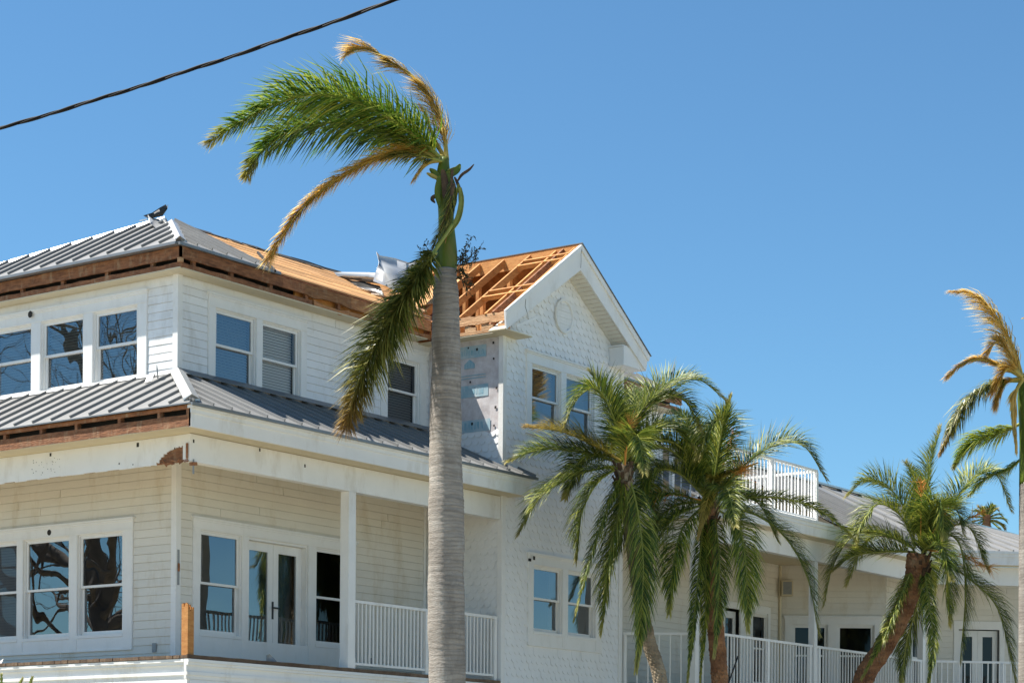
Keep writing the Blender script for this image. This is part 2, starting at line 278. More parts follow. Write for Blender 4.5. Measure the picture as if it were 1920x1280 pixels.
def window(W, u0, u1, z0, z1, pane='glass', blind=None, zm=None, lower_pane=None, label=None):
    zm = zm or (z0 + z1) / 2 + 0.01
    mb = MB(); j = 0.022
    W.box(mb, u0 - 0.02, u0 + j, -0.14, 0.002, z0, z1); W.box(mb, u1 - j, u1 + 0.02, -0.14, 0.002, z0, z1)
    W.box(mb, u0 + j, u1 - j, -0.14, 0.001, z1 - j, z1 + 0.02); W.box(mb, u0 - 0.02, u1 + 0.02, -0.14, 0.045, z0 - 0.035, z0 + 0.018)
    wd = mb.build('window', 'window_paint', H, label=label)
    for nm, a, b, nf in (('upper_sash', zm - 0.02, z1 - j, -0.022), ('lower_sash', z0 + 0.018, zm + 0.02, -0.062)):
        s = MB(); st = 0.045; ua, ub = u0 + j + 0.003, u1 - j - 0.003; rb = 0.04 if nm == 'upper_sash' else 0.065; rt = 0.045 if nm == 'upper_sash' else 0.038
        W.box(s, ua, ua + st, nf - 0.036, nf, a, b); W.box(s, ub - st, ub, nf - 0.036, nf, a, b)
        W.box(s, ua + st, ub - st, nf - 0.034, nf - 0.002, a, a + rb); W.box(s, ua + st, ub - st, nf - 0.034, nf - 0.002, b - rt, b)
        s.build(nm, 'window_paint', wd)
        g = MB(); tl = random.uniform(-0.004, 0.004); t2 = random.uniform(-0.003, 0.003); nn = nf - 0.02
        g.add([W.pt(ua + st - .004, nn + tl, a + rb - .004), W.pt(ub - st + .004, nn - tl, a + rb - .004), W.pt(ub - st + .004, nn - tl + t2, b - rt + .004), W.pt(ua + st - .004, nn + tl + t2, b - rt + .004)], [(0, 1, 2, 3)])
        if W.U.cross(U0).dot(W.N) < 0: g.f = [f[::-1] for f in g.f]
        g.build('pane', (lower_pane or pane) if nm == 'lower_sash' else pane, wd)
    if blind is not None:
        s = MB(); z = z1 - 0.08 - 0.0
        zb = z0 + blind * (z1 - z0)
        while z > zb:
            s.add([W.pt(u0 + .04, -0.135, z), W.pt(u1 - .04, -0.135, z), W.pt(u1 - .04, -0.165, z + 0.05), W.pt(u0 + .04, -0.165, z + 0.05)], [(0, 1, 2, 3)]); z -= 0.048
        s.build('blind', 'blind', wd, kind='stuff')
    return wd
def casing(W, u0, u1, zb, zt, opens, z0, z1, crown=True, label=None):
    mb = MB(); us = sorted(opens); ed = [(u0, us[0][0])] + [(a[1], b[0]) for a, b in zip(us, us[1:])] + [(us[-1][1], u1)]
    for a, b in ed: W.box(mb, a, b, 0.001, 0.034, zb, z1)
    W.box(mb, u0, u1, 0.001, 0.036, z1, zt)
    if zb < z0 - 0.02:
        for a, b in us: W.box(mb, a, b, 0.001, 0.032, zb, z0 - 0.036)
        W.box(mb, u0 + 0.01, u1 - 0.01, 0.0345, 0.046, zb, zb + 0.03)
    if crown:
        W.box(mb, u0 - 0.03, u1 + 0.03, 0.001, 0.075, zt - 0.03, zt + 0.004); W.box(mb, u0 - 0.015, u1 + 0.015, 0.001, 0.055, zt - 0.06, zt - 0.031)
        W.box(mb, u0 + 0.004, u1 - 0.004, 0.0365, 0.045, z1 + 0.01, z1 + 0.03)
    for a, b in ed: W.box(mb, a + 0.012, b - 0.012, 0.0345, 0.039, zb + 0.035 if zb < z0 - .02 else zb, z1 - 0.004)
    return mb.build('casing', 'window_paint', H, label=label)

# ---- openings
RLo = [(0.53, 1.52), (1.69, 3.19), (3.40, 4.38)]; LLo = [(1.185, 2.26), (2.46, 3.6), (3.76, 4.9)]
LUo = [(0.885, 1.925), (2.16, 3.2), (3.44, 4.48)]; RU1 = [(0.85, 1.83), (1.98, 2.95)]; RU2 = [(5.33, 6.27)]
GU = [(7.43, 8.37), (8.55, 9.5)]; GL = [(7.53, 8.47), (8.66, 9.6)]
zl0, zl1, zu0, zu1 = 4.30, 6.0, 8.48, 9.68
hole = lambda L, a, b: [(o[0], o[1], a, b) for o in L]
zdeck = 3.78
# right lower wall
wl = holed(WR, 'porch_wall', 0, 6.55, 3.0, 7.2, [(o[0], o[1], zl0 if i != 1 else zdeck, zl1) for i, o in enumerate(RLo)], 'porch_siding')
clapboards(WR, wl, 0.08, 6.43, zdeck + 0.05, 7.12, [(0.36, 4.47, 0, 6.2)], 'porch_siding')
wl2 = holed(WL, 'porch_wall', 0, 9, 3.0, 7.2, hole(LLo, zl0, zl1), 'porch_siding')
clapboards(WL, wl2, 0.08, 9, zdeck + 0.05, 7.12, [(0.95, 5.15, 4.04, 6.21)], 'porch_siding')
wu = holed(WR, 'upper_wall', 0, 14.76, 7.2, 10.07, hole(RU1 + RU2, zu0, zu1), 'siding')
clapboards(WR, wu, 0.08, 6.55, 8.42, 10.05, [(0.68, 3.11, 0, 9.91), (5.14, 6.47, 0, 9.91)], 'siding')
wu2 = holed(WL, 'upper_wall', 0, 9, 7.2, 10.07, hole(LUo, zu0, zu1), 'siding')
clapboards(WL, wu2, 0.08, 9, 8.42, 10.05, [(0.66, 4.75, 0, 9.91)], 'siding')
wfar = Wall((14.76, 0, 0), (0, 1, 0), (1, 0, 0)); holed(wfar, 'end_wall', 0, 9, 3, 10.07, [], 'siding')
clapboards(WR, wu, 10.6, 14.66, 7.55, 10.05, [], 'siding')
# corner boards
mb = MB(); WR.box(mb, -0.03, 0.08, 0.0, 0.032, zdeck, 7.12); WL.box(mb, -0.0, 0.08, 0.0, 0.03, zdeck, 7.12); mb.build('corner_board', 'paint', H)
mb = MB(); WR.box(mb, -0.03, 0.08, 0.0, 0.032, 8.40, 10.06); WL.box(mb, -0.0, 0.08, 0.0, 0.03, 8.40, 10.06); mb.build('corner_board', 'paint', H)
mb = MB(); WR.box(mb, 6.43, 6.5, 0.0, 0.03, zdeck, 7.12); mb.build('corner_board', 'paint', H)
mb = MB(); WR.box(mb, 14.66, 14.79, 0.0, 0.03, 7.5, 10.06); mb.build('corner_board', 'paint', H)
# interior: dark rooms (floors, ceilings, inner partition)
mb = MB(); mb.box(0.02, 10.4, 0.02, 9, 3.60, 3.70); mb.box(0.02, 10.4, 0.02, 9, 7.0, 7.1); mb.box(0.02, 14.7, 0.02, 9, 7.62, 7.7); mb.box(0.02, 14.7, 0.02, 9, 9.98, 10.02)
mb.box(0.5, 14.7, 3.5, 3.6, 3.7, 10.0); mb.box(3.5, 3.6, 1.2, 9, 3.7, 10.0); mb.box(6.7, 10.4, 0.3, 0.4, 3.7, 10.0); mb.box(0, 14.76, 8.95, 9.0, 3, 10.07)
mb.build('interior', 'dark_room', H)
# windows
casing(WR, 0.36, 4.47, zdeck + 0.02, 6.2, RLo, zl0, zl1)
window(WR, *RLo[0], zl0, zl1, blind=None, zm=5.14); window(WR, *RLo[2], zl0, zl1, pane='glass_dull', zm=5.14, label='dark double hung window beside the porch post')
casing(WL, 0.95, 5.15, 4.04, 6.21, LLo, zl0, zl1)
window(WL, *LLo[0], zl0, zl1, zm=5.13); window(WL, *LLo[1], zl0, zl1, zm=5.13); window(WL, *LLo[2], zl0, zl1, pane='glass_dull', blind=0.0, zm=5.13, label='dark screened window with no reflection')
casing(WL, 0.66, 4.75, zu0 - 0.06, 9.905, LUo, zu0, zu1)
window(WL, *LUo[0], zu0, zu1, blind=0.0, zm=9.09); window(WL, *LUo[1], zu0, zu1, blind=0.0, zm=9.09); window(WL, *LUo[2], zu0, zu1, blind=0.0, zm=9.09)
casing(WR, 0.68, 3.11, zu0 - 0.16, 9.905, RU1, zu0, zu1)
window(WR, *RU1[0], zu0, zu1, blind=0.0, zm=9.09); window(WR, *RU1[1], zu0, zu1, pane='glass_clear', blind=0.0, zm=9.06)
casing(WR, 5.14, 6.46, zu0 - 0.16, 9.905, RU2, zu0, zu1)
window(WR, *RU2[0], zu0, zu1, pane='glass_dull', blind=0.05, zm=9.09)
casing(WG, 7.25, 9.72, zu0 - 0.1, 9.92, GU, zu0, zu1); [window(WG, *o, zu0, zu1, blind=0.45, zm=9.08) for o in GU]
casing(WG, 7.36, 9.82, 4.48, 6.2, GL, 4.74, 5.98); [window(WG, *o, 4.74, 5.98, blind=None, zm=5.37) for o in GL]

# french door
def leaf(W, u0, u1, z0, z1, n, glm='glass'):
    mb = MB(); sd = 0.13
    W.box(mb, u0, u0 + sd, n - 0.045, n, z0, z1); W.box(mb, u1 - sd, u1, n - 0.045, n, z0, z1); W.box(mb, u0 + sd, u1 - sd, n - 0.043, n - 0.002, z1 - 0.15, z1); W.box(mb, u0 + sd, u1 - sd, n - 0.043, n - 0.002, z0, z0 + 0.22)
    d = mb.build('door', 'window_paint', H)
    g = MB(); g.add([W.pt(u0 + sd, n - .02, z0 + .22), W.pt(u1 - sd, n - .02, z0 + .22), W.pt(u1 - sd, n - .02, z1 - .15), W.pt(u0 + sd, n - .02, z1 - .15)], [(0, 1, 2, 3)])
    if W.U.cross(U0).dot(W.N) < 0: g.f = [f[::-1] for f in g.f]
    g.build('pane', glm, d)
    return d
leaf(WR, 1.71, 2.44, zdeck + 0.03, 5.96, -0.11); dr = leaf(WR, 2.446, 3.17, zdeck + 0.03, 5.96, -0.11)
mb = MB(); WR.box(mb, 2.415, 2.455, -0.11, -0.10, 4.68, 4.98); WR.box(mb, 2.43, 2.445, -0.10, -0.05, 4.86, 4.88); WR.box(mb, 2.37, 2.445, -0.06, -0.045, 4.855, 4.885); WR.box(mb, 2.45, 2.55, -0.06, -0.045, 4.855, 4.885); mb.build('handle', 'black_metal', dr)
mb = MB(); WR.box(mb, 1.67, 1.71, -0.16, 0.002, zdeck, 6.0); WR.box(mb, 3.17, 3.2, -0.16, 0.002, zdeck, 6.0); WR.box(mb, 1.71, 3.17, -0.16, 0.001, 5.962, 6.01); mb.build('door_frame', 'window_paint', H)
# curtain panels behind the french door
mb = MB(); pts = []
for i in range(41):
    u = 1.75 + i * 1.38 / 40; pts.append((u, -0.3 - 0.02 * math.sin(i * 1.1)))
for (a, n1), (b, n2) in zip(pts, pts[1:]): mb.add([WR.pt(a, n1, zdeck), WR.pt(b, n2, zdeck), WR.pt(b, n2, 5.9), WR.pt(a, n1, 5.9)], [(0, 1, 2, 3)])
mat('curtain', (0.42, 0.50, 0.53), 0.8); mb.build('curtain', 'curtain', H, smooth=True)

# ---- gable walls: fish scale shingles
def shingle_mesh(name, w=0.156, h=0.205, t=0.009, n=7):
    pts = [(-w / 2, h), (w / 2, h), (w / 2, w * 0.42)] + [(w / 2 * math.cos(a), w * 0.42 - w * 0.42 * math.sin(a)) for a in [math.pi * k / n for k in range(1, n)]] + [(-w / 2, w * 0.42)]
    k = len(pts); vs = [(x, -(t + 0.012) + 0.021 * z / h, z) for x, z in pts] + [(x, -0.011 + 0.010 * z / h, z) for x, z in pts]
    mb = MB(); mb.add(vs, [tuple(range(k))[::-1]] + [(i, (i + 1) % k, k + (i + 1) % k, k + i) for i in range(k)]); return mb
gab_top = lambda x: 12.0 - 0.706 * abs(x - 8.5) - 0.42       # wall/soffit line of the gable
def shingles(W, wall, u0, u1, z0, z1, blocks, nmax, prio, top=None, wd=0.157, e=0.135, skip=None):
    base = shingle_mesh('shingle'); me = meshof(base, 'shingle', 'shingle_paint'); cells = []
    rz = math.atan2(W.U.y, W.U.x); r = 0; z = z0
    while z < z1:
        off = (r % 2) * wd / 2; n = int((u1 - u0) / wd) + 2
        for i in range(n):
            a = max(u0, u0 + i * wd - off); b = min(u1, u0 + (i + 1) * wd - off)
            if b - a < 0.03: continue
            c = (a + b) / 2
            if top and z + 0.10 > top(c): continue
            if any(k[0] + 0.03 < c < k[1] - 0.03 and k[2] - 0.08 < z < k[3] - 0.10 for k in blocks): continue
            if skip and skip(c, z): continue
            cells.append((c, z, (b - a) / wd))
        z += e; r += 1
    cells.sort(key=lambda q: prio(q[0], q[1]))
    rest = MB()
    for i, (c, zz, s) in enumerate(cells):
        jz = random.uniform(-0.011, 0.011); jr = random.uniform(-0.035, 0.035)
        if i < nmax:
            p = W.pt(c, 0.0, zz + jz); place('shingle', me, wall, p, (random.uniform(-0.012, 0.012), jr, rz), (s, 1, 1))
        else:
            rest.add([W.pt(c + x * s, -y + jr * 0.1, zz + jz + q) for x, y, q in base.v], base.f)
    if rest.v: rest.build('shingles', 'shingle_paint', wall, kind='stuff')
WG_h = hole(GU, zu0, zu1) + hole(GL, 4.74, 5.98)
gw = holed(WG, 'gable_wall', 6.55, 10.52, 0.0, 10.1, WG_h, 'shingle_paint')
mb = MB().add([WG.pt(6.55, 0, 10.1), WG.pt(10.52, 0, 10.1), WG.pt(10.52, 0, 10.4), WG.pt(8.5, 0, 11.85), WG.pt(6.55, 0, 10.4)], [(0, 1, 2, 3, 4)]); mb.build('gable_peak', 'shingle_paint', H)
vis = lambda c, z: (0 if (z > 8.9 or (c < 8.3 and z < 8.3)) else 1, abs(z - 10.0))
shingles(WG, gw, 6.63, 10.43, 3.2, 11.7, [(7.25, 9.72, zu0 - .1, 9.92), (7.36, 9.82, 4.48, 6.2)], 300, vis, top=lambda c: gab_top(c) + 0.12)
sw = holed(WS, 'gable_side_wall', -1.72, 0, 0.0, 10.1, [], 'shingle_paint')
shingles(WS, sw, -1.66, 0, zdeck, 8.35, [], 0, vis)
mb = MB(); WG.box(mb, 6.52, 6.63, 0.0, 0.034, 3.0, 10.04); WS.box(mb, -1.72, -1.65, 0.0, 0.03, 3.0, 10.04); mb.build('corner_board', 'paint', H)
mb = MB(); WG.box(mb, 10.43, 10.55, 0.0, 0.034, 3.0, 10.06); mb.build('corner_board', 'paint', H)
we = Wall((10.52, 0, 0), (0, 1, 0), (1, 0, 0)); holed(we, 'gable_side_wall', -1.72, 0.0, 0, 10.1, [], 'shingle_paint')
# house wrap laid bare on the side wall, with its printed bands and nail holes
wm = MB(); ny, nz = 8, 10
gr = [[WS.pt(-1.64 + 1.6 * i / ny, 0.010 + 0.006 * math.sin(i * 2.1 + j * 1.3), 8.30 + 1.72 * j / nz) for i in range(ny + 1)] for j in range(nz + 1)]
for j in range(nz):
    for i in range(ny): wm.add([gr[j][i], gr[j][i + 1], gr[j + 1][i + 1], gr[j + 1][i]], [(0, 1, 2, 3)])
wp = wm.build('house_wrap', 'house_wrap', H, smooth=True, label='grey house wrap with blue printed bands laid bare on side wall')
mb = MB()
for k, zb in enumerate((9.72, 9.0, 8.36)):
    bd = MB(); WS.box(bd, -1.36 - 0.05 * k, -0.2, 0.0195, 0.0205, zb - 0.01, zb + 0.21); bd.build('printed_band', 'wrap_band', wp)
for zb, hh in ((9.76, 0.12), (9.04, 0.12), (8.40, 0.13)):       # rows of printed block lettering, too worn to read
    u = -1.30
    while u < -0.3:
        wdt = random.uniform(0.03, 0.06)
        hh2 = hh * random.choice((1, 1, 0.75)); WS.box(mb, u, u + wdt, 0.021, 0.0225, zb, zb + hh2)
        u += wdt + random.uniform(0.012, 0.03)
for zb in (9.38, 9.33): WS.box(mb, -1.35, -0.6, 0.021, 0.0225, zb, zb + 0.018)
mb.build('print', 'wrap_print', wp, kind='stuff'); mb = MB()
mb.slab([WS.pt(-1.1, 0.021, 9.52), WS.pt(-0.86, 0.021, 9.52), WS.pt(-0.86, 0.021, 9.60), WS.pt(-0.98, 0.021, 9.69), WS.pt(-1.1, 0.021, 9.60)], WS.N * 0.0015)
mb.build('logo', 'wrap_print', wp)
mb = MB()
for yy, zz in ((-1.52, 9.93), (-1.53, 9.64), (-1.15, 9.85), (-0.95, 9.9), (-1.6, 9.10), (-1.55, 8.42), (-1.05, 8.5), (-1.0, 9.27), (-1.58, 8.75)):
    a_ = random.uniform(.012, .022); WS.box(mb, yy - a_, yy + a_, 0.021, 0.026, zz - a_, zz + a_ * 1.4)
mb.build('nail_hole', 'felt', wp)

# ---- gable roof
xa, za, xl, xr, ze = 8.49, 12.05, 6.10, 10.88, 10.37; yf = -2.10
gk = (za - ze) / (xa - xl)
GR = empty('gable_roof', (8.5, -1, 10.4)); GR.parent = H; GR.location = Vector((8.5, -1, 10.4)) - ORG[H.name]
def rake(sgn):
    xe = xl if sgn < 0 else xr
    f = MB(); f.slab([(xe, yf, ze), (xa, yf, za), (xa, yf, za - 0.475), (xe - sgn * 0.035, yf, ze - 0.335)] if sgn < 0 else [(xa, yf, za), (xe, yf, ze), (xe - sgn * 0.07, yf, ze - 0.30), (xa, yf, za - 0.475)], (0, 0.035, 0))
    d = Vector((xa - xe, 0, za - ze)); n = Vector((-(za - ze), 0, xa - xe)).normalized() * (1 if sgn < 0 else -1)
    f.slab([(xe - 0.02 * -sgn, yf - 0.03, ze + 0.0), (xa, yf - 0.03, za), (xa, yf - 0.03, za - 0.11), (xe, yf - 0.03, ze - 0.10)] if sgn < 0 else [(xa, yf - 0.03, za), (xe + 0.03, yf - 0.03, ze), (xe - 0.01, yf - 0.03, ze - 0.10), (xa, yf - 0.03, za - 0.11)], (0, 0.029, 0))
    return f.build('rake_board', 'paint', GR)
rake(-1); rake(1)
# crack seams where boards join
mb = MB()
cr = [(8.48, 11.97), (8.445, 11.86), (8.455, 11.74), (8.44, 11.60)]
for (a, b), (c, d) in zip(cr, cr[1:]): mb.beam((a, yf - 0.032, b), (c, yf - 0.032, d), 0.004, 0.006, up=(1, 0, 0))
cr = [(6.72, 10.70), (6.70, 10.55), (6.78, 10.42), (6.80, 10.33)]
for (a, b), (c, d) in zip(cr, cr[1:]): mb.beam((a, yf - 0.004, b), (c, yf - 0.004, d), 0.004, 0.006, up=(1, 0, 0))
mb.build('crack', 'felt', GR)
# soffit below right slope (boards) and left slope
for sgn in (-1, 1):
    xe = (xl + 0.05) if sgn < 0 else (xr - 0.1); s = MB(); N = 26
    for i in range(N):
        t0, t1 = i / N, (i + 0.9) / N
        x0 = xe + (xa - xe) * t0; x1 = xe + (xa - xe) * t1; z0_ = ze - 0.30 + (za - 0.475 - ze + 0.30) * t0; z1_ = ze - 0.30 + (za - 0.475 - ze + 0.30) * t1
        s.add([(x0, yf + 0.03, z0_), (x1, yf + 0.03, z1_), (x1, -1.70, z1_), (x0, -1.70, z0_)], [(0, 1, 2, 3)])
        s.add([(x1, yf + 0.03, z1_ + .003), (xe + (xa - xe) * (i + 1) / N, yf + 0.03, z1_ + .005), (xe + (xa - xe) * (i + 1) / N, -1.70, z1_ + .005), (x1, -1.70, z1_ + .003)], [(0, 1, 2, 3)])
    s.build('soffit', 'soffit_pale', GR)
mb = MB(); mb.box(10.05, 10.80, yf + 0.036, -1.70, ze - 0.30, ze + 0.06); mb.box(10.02, 10.78, yf + 0.05, -1.70, ze + 0.065, ze + 0.09); mb.build('eave_return', 'paint', GR, label='boxed white eave return at the right foot of the gable')
mb = MB(); mb.box(6.10, 6.95, yf + 0.01, -1.72, 10.035, 10.055); mb.box(6.26, 6.58, -1.72, 0.0, 10.037, 10.057); mb.build('soffit', 'soffit', GR)
mb = MB(); mb.beam((6.35, yf - 0.06, 10.12), (6.98, yf - 0.10, 10.40), 0.02, 0.05); mb.build('hanging_trim', 'paint', GR, label='loose strip of trim hanging below the left rake board')
# right slope: sheathing and metal
up = Vector((-(za - ze), 0, -(xr - xa))).normalized()
mb = MB(); mb.slab([(xa, yf, za), (xa, 3.2, za), (xr, 3.2, ze), (xr, yf, ze)], (0, 0, 0.02)); mb.build('sheathing', 'attic_ply', GR)
for y in (-1.55, -0.95, -0.33, 0.25, 0.8, 1.3): MB().beam((xa + 0.02, y, za - 0.10), (xr - 0.12, y, ze - 0.02), 0.042, 0.13).build('rafter', 'attic_ply', GR)
mb = MB(); mb.slab([(xa - 0.02, yf - 0.05, za + 0.022), (xa - 0.02, 3.2, za + 0.022), (xr + 0.05, 3.2, ze), (xr + 0.05, yf - 0.05, ze)], (0, 0, 0.012)); mb.build('metal_sheet', 'metal_edge', GR)
# left slope: bare rafters, purlins, ridge board, studs
def gl(t, y, dz=0.0): return Vector((xl + 0.16 + (xa - xl - 0.16) * t, y, ze + 0.07 + (za - ze - 0.07) * t + dz))
for y in (-1.98, -1.55, -0.95, -0.33, 0.25, 0.8, 1.35):
    MB().beam(gl(0.0, y, -0.09), gl(1.0, y, -0.09), 0.042, 0.13).build('rafter', 'new_wood', GR)
for y in (-1.72,): MB().beam(gl(0.0, y, -0.08), gl(1.0, y, -0.08), 0.04, 0.13).build('rafter', 'old_wood', GR)
for t in (0.885, 0.80): MB().beam(gl(t, -2.02, -0.045), gl(t, -0.97, -0.045), 0.05, 0.085, up=(-gk, 0, 1)).build('blocking', 'new_wood', GR)
for t in (0.395, 0.30): MB().beam(gl(t, -2.02, -0.045), gl(t, -0.97, -0.045), 0.05, 0.085, up=(-gk, 0, 1)).build('blocking', 'new_wood', GR)
MB().box(xa - 0.02, xa + 0.02, yf + 0.036, 3.0, za - 0.26, za - 0.012).build('ridge_board', 'new_wood', GR)
for x, y in ((7.05, -0.95), (7.75, -0.33), (7.25, 0.25), (7.9, -0.95), (8.1, 0.25)):
    MB().box(x - 0.045, x + 0.045, y + 0.03, y + 0.10, 10.1, ze + gk * (x - xl) - 0.10).build('stud', 'new_wood', GR)
for y in (-0.95, -0.33, 0.25): MB().beam((6.3, y + 0.09, 10.2), (10.6, y + 0.09, 10.2), 0.04, 0.14).build('ceiling_joist', 'new_wood', GR)
for y0, y1 in ((-0.95, -0.33), (0.25, 0.8)): MB().beam((7.1, y0, 10.3), (8.6, y1, 11.3), 0.04, 0.12).build('brace', 'old_wood', GR)
MB().box(6.5, 10.5, -1.7, 3.0, 10.06, 10.09).build('attic_floor', 'old_wood', GR)
MB().slab([(6.4, 1.4, 10.05), (10.7, 1.4, 10.05), (10.7, 1.4, ze + .1), (xa, 1.4, za - 0.05), (6.4, 1.4, ze + .1)], (0, 0.03, 0)).build('attic_partition', 'old_wood', GR)
mb = MB(); mb.slab([gl(0.30, 0.15, 0.012), gl(0.30, 1.5, 0.012), gl(0.62, 1.9, 0.012), gl(0.70, 0.2, 0.012)], (0, 0, 0.015)); mb.build('plywood_sheet', 'sheathing', GR, label='bright plywood sheet left on the rafters behind the palm trunk')
# torn eave boards at the left eave of the gable
def rough_board(a, b, z0, z1, n, m, parent, amp=0.02, name='eave_board', holes=0.0):
    a = Vector(a); b = Vector(b); d = b - a; side = Vector((d.y, -d.x, 0)).normalized() * 0.04; mb = MB()
    tp = [z1 + random.uniform(-amp, amp * 0.4) for _ in range(n + 1)]; bt = [z0 + random.uniform(-amp * .3, amp * .6) for _ in range(n + 1)]
    for i in range(n):
        if random.random() < holes: continue
        p = a + d * (i / n); q = a + d * ((i + 1) / n)
        mb.hexa([p + Vector((0, 0, bt[i])), q + Vector((0, 0, bt[i + 1])), q + side + Vector((0, 0, bt[i + 1])), p + side + Vector((0, 0, bt[i])),
                 p + Vector((0, 0, tp[i])), q + Vector((0, 0, tp[i + 1])), q + side + Vector((0, 0, tp[i + 1])), p + side + Vector((0, 0, tp[i]))])
    return mb.build(name, m, parent)
rough_board((6.24, yf + 0.04, 0), (6.24, -0.33, 0), 10.235, 10.395, 16, 'torn_wood', GR)
mb = MB()
ys = np.linspace(yf + 0.03, -0.33, 15)
for i in range(14):
    if i in (2, 5, 8): 
        mb.box(6.255, 6.29, ys[i], ys[i + 1], 10.06, 10.12); continue
    mb.box(6.255, 6.29, ys[i], ys[i + 1], 10.06, 10.225 - random.uniform(0, 0.03))
mb.build('eave_board', 'torn_wood', GR, label='splintered lower eave board with gaps in it')

# ---- main upper eaves
def soffit_strip(W, u0, u1, n0, n1, z, step=0.075, name='soffit'):
    mb = MB(); u = u0
    while u < u1:
        W.box(mb, u, min(u + step - 0.008, u1), n0, n1, z, z + 0.012); u += step
    W.box(mb, u0, u1, n0, n1, z + 0.0125, z + 0.02)
    return mb.build(name, 'soffit', H)
soffit_strip(WR, -0.30, 6.1, 0.0, 0.335, 10.055); soffit_strip(WL, 0.0, 8.3, 0.0, 0.285, 10.055)
soffit_strip(WR, 10.9, 15.05, 0.0, 0.335, 10.055)
def boards(W, u0, u1, n, z0, z1, m, name='eave_board', ln=2.4, th=0.038, amp=0.006):
    u = u0; k = 0
    while u < u1 - 0.01:
        v = min(u + ln * random.uniform(0.8, 1.2), u1)
        if u1 - v < 0.5: v = u1
        mb = MB(); N = max(2, int((v - u) / 0.22)); q = W.pt
        for i in range(N):
            a, b = u + (v - u) * i / N, u + (v - u) * (i + 1) / N
            if i == 0: ja = (random.uniform(-amp, amp), random.uniform(-amp, amp))
            jb = (random.uniform(-amp, amp), random.uniform(-amp, amp))
            mb.hexa([q(a, n - th, z0 + ja[0]), q(b, n - th, z0 + jb[0]), q(b, n, z0 + jb[0]), q(a, n, z0 + ja[0]), q(a, n - th, z1 + ja[1]), q(b, n - th, z1 + jb[1]), q(b, n, z1 + jb[1]), q(a, n, z1 + ja[1])]); ja = jb
        mb.build(name, m, H); u = v + 0.004; k += 1
boards(WR, -0.285, 2.7, 0.34, 10.225, 10.405, 'old_wood'); boards(WR, 2.7, 6.2, 0.338, 10.215, 10.405, 'torn_old', ln=1.3, amp=0.022); boards(WR, -0.285, 2.9, 0.332, 10.068, 10.155, 'old_wood', amp=0.012); boards(WR, 2.95, 6.2, 0.325, 10.068, 10.150, 'torn_old', ln=0.8, amp=0.03)
mb = MB(); WR.box(mb, 2.6, 6.15, 0.16, 0.2, 10.07, 10.40); mb.build('rim_board', 'new_wood', H)
boards(WL, -0.34, 8.3, 0.285, 10.225, 10.405, 'old_wood'); boards(WL, -0.34, 8.3, 0.28, 10.068, 10.155, 'old_wood', amp=0.010)
boards(WR, 10.9, 15.05, 0.34, 10.225, 10.405, 'old_wood'); boards(WR, 10.9, 15.05, 0.332, 10.068, 10.155, 'old_wood', amp=0.012)
for W, us, n in ((WR, [0.02, 0.9, 1.85, 2.75, 3.6, 4.5, 5.4, 11.3, 12.4, 13.5], 0.31), (WL, [0.3, 1.35, 2.4, 3.4, 4.5, 5.5], 0.255)):
    for u in us:
        mb = MB(); W.box(mb, u, u + 0.07, n - 0.06, n - 0.002, 10.07, 10.3); mb.build('rafter_tail', 'old_wood', H)
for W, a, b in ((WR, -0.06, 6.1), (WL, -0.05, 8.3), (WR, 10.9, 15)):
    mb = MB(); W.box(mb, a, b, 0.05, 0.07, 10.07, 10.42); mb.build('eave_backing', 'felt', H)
mb = MB(); mb.box(-0.31, -0.24, -0.36, -0.29, 10.15, 10.22); mb.build('broken_bracket', 'torn_wood', H)

# ---- upper hip roof
E = Vector((-0.32, -0.36, 10.44)); PK = Vector((1.72, 1.92, 11.60)); RB = Vector((-0.32, 8.3, 10.44)); RE = Vector((13.0, 1.92, 11.60)); EE = Vector((15.10, -0.36, 10.44))
kR = (PK.z - E.z) / (PK.y - E.y); kL = (PK.z - E.z) / (PK.x - E.x)
RO = empty('hip_roof', (1.72, 1.92, 10.44)); RO.parent = H; RO.location = Vector((1.72, 1.92, 10.44)) - ORG[H.name]
def roof_panels(parent, org, eu, up, u0, u1, step, slen, m='metal_roof', rib=(0.022, 0.042), lift=0.0, name='roof_panel'):
    org = Vector(org); eu = Vector(eu).normalized(); up = Vector(up); un = up.normalized(); nrm = eu.cross(un); nrm = nrm if nrm.z > 0 else -nrm
    u = u0
    while u < u1 - 0.02:
        v = min(u + step, u1); a0, a1 = slen(u); b0, b1 = slen(v)
        if a1 - a0 > 0.02 or b1 - b0 > 0.02:
            mb = MB(); q = lambda x, s, h: org + eu * x + up * s + nrm * (h + lift)
            d1, d2, d3 = (random.uniform(-0.003, 0.004) for _ in range(3)); um = (u + v) / 2
            mb.add([q(u, a0, 0), q(um, (a0 + b0) / 2, d1), q(v, b0, 0), q(v, b1, 0), q(um, (a1 + b1) / 2, d2), q(u, a1, 0)], [(0, 1, 4, 5), (1, 2, 3, 4)])
            if a1 - a0 > 0.05:
                w = rib[0] / 2; h = rib[1]; j = random.uniform(0, 0.012)
                mb.hexa([q(u - w, a0 + 0.05 + j, 0.001), q(u + w, a0 + 0.05 + j, 0.001), q(u + w, a1, 0.001), q(u - w, a1, 0.001), q(u - w, a0 + 0.05 + j, h), q(u + w, a0 + 0.05 + j, h), q(u + w, a1, h), q(u - w, a1, h)])
            mb.build(name, m, parent)
        u = v
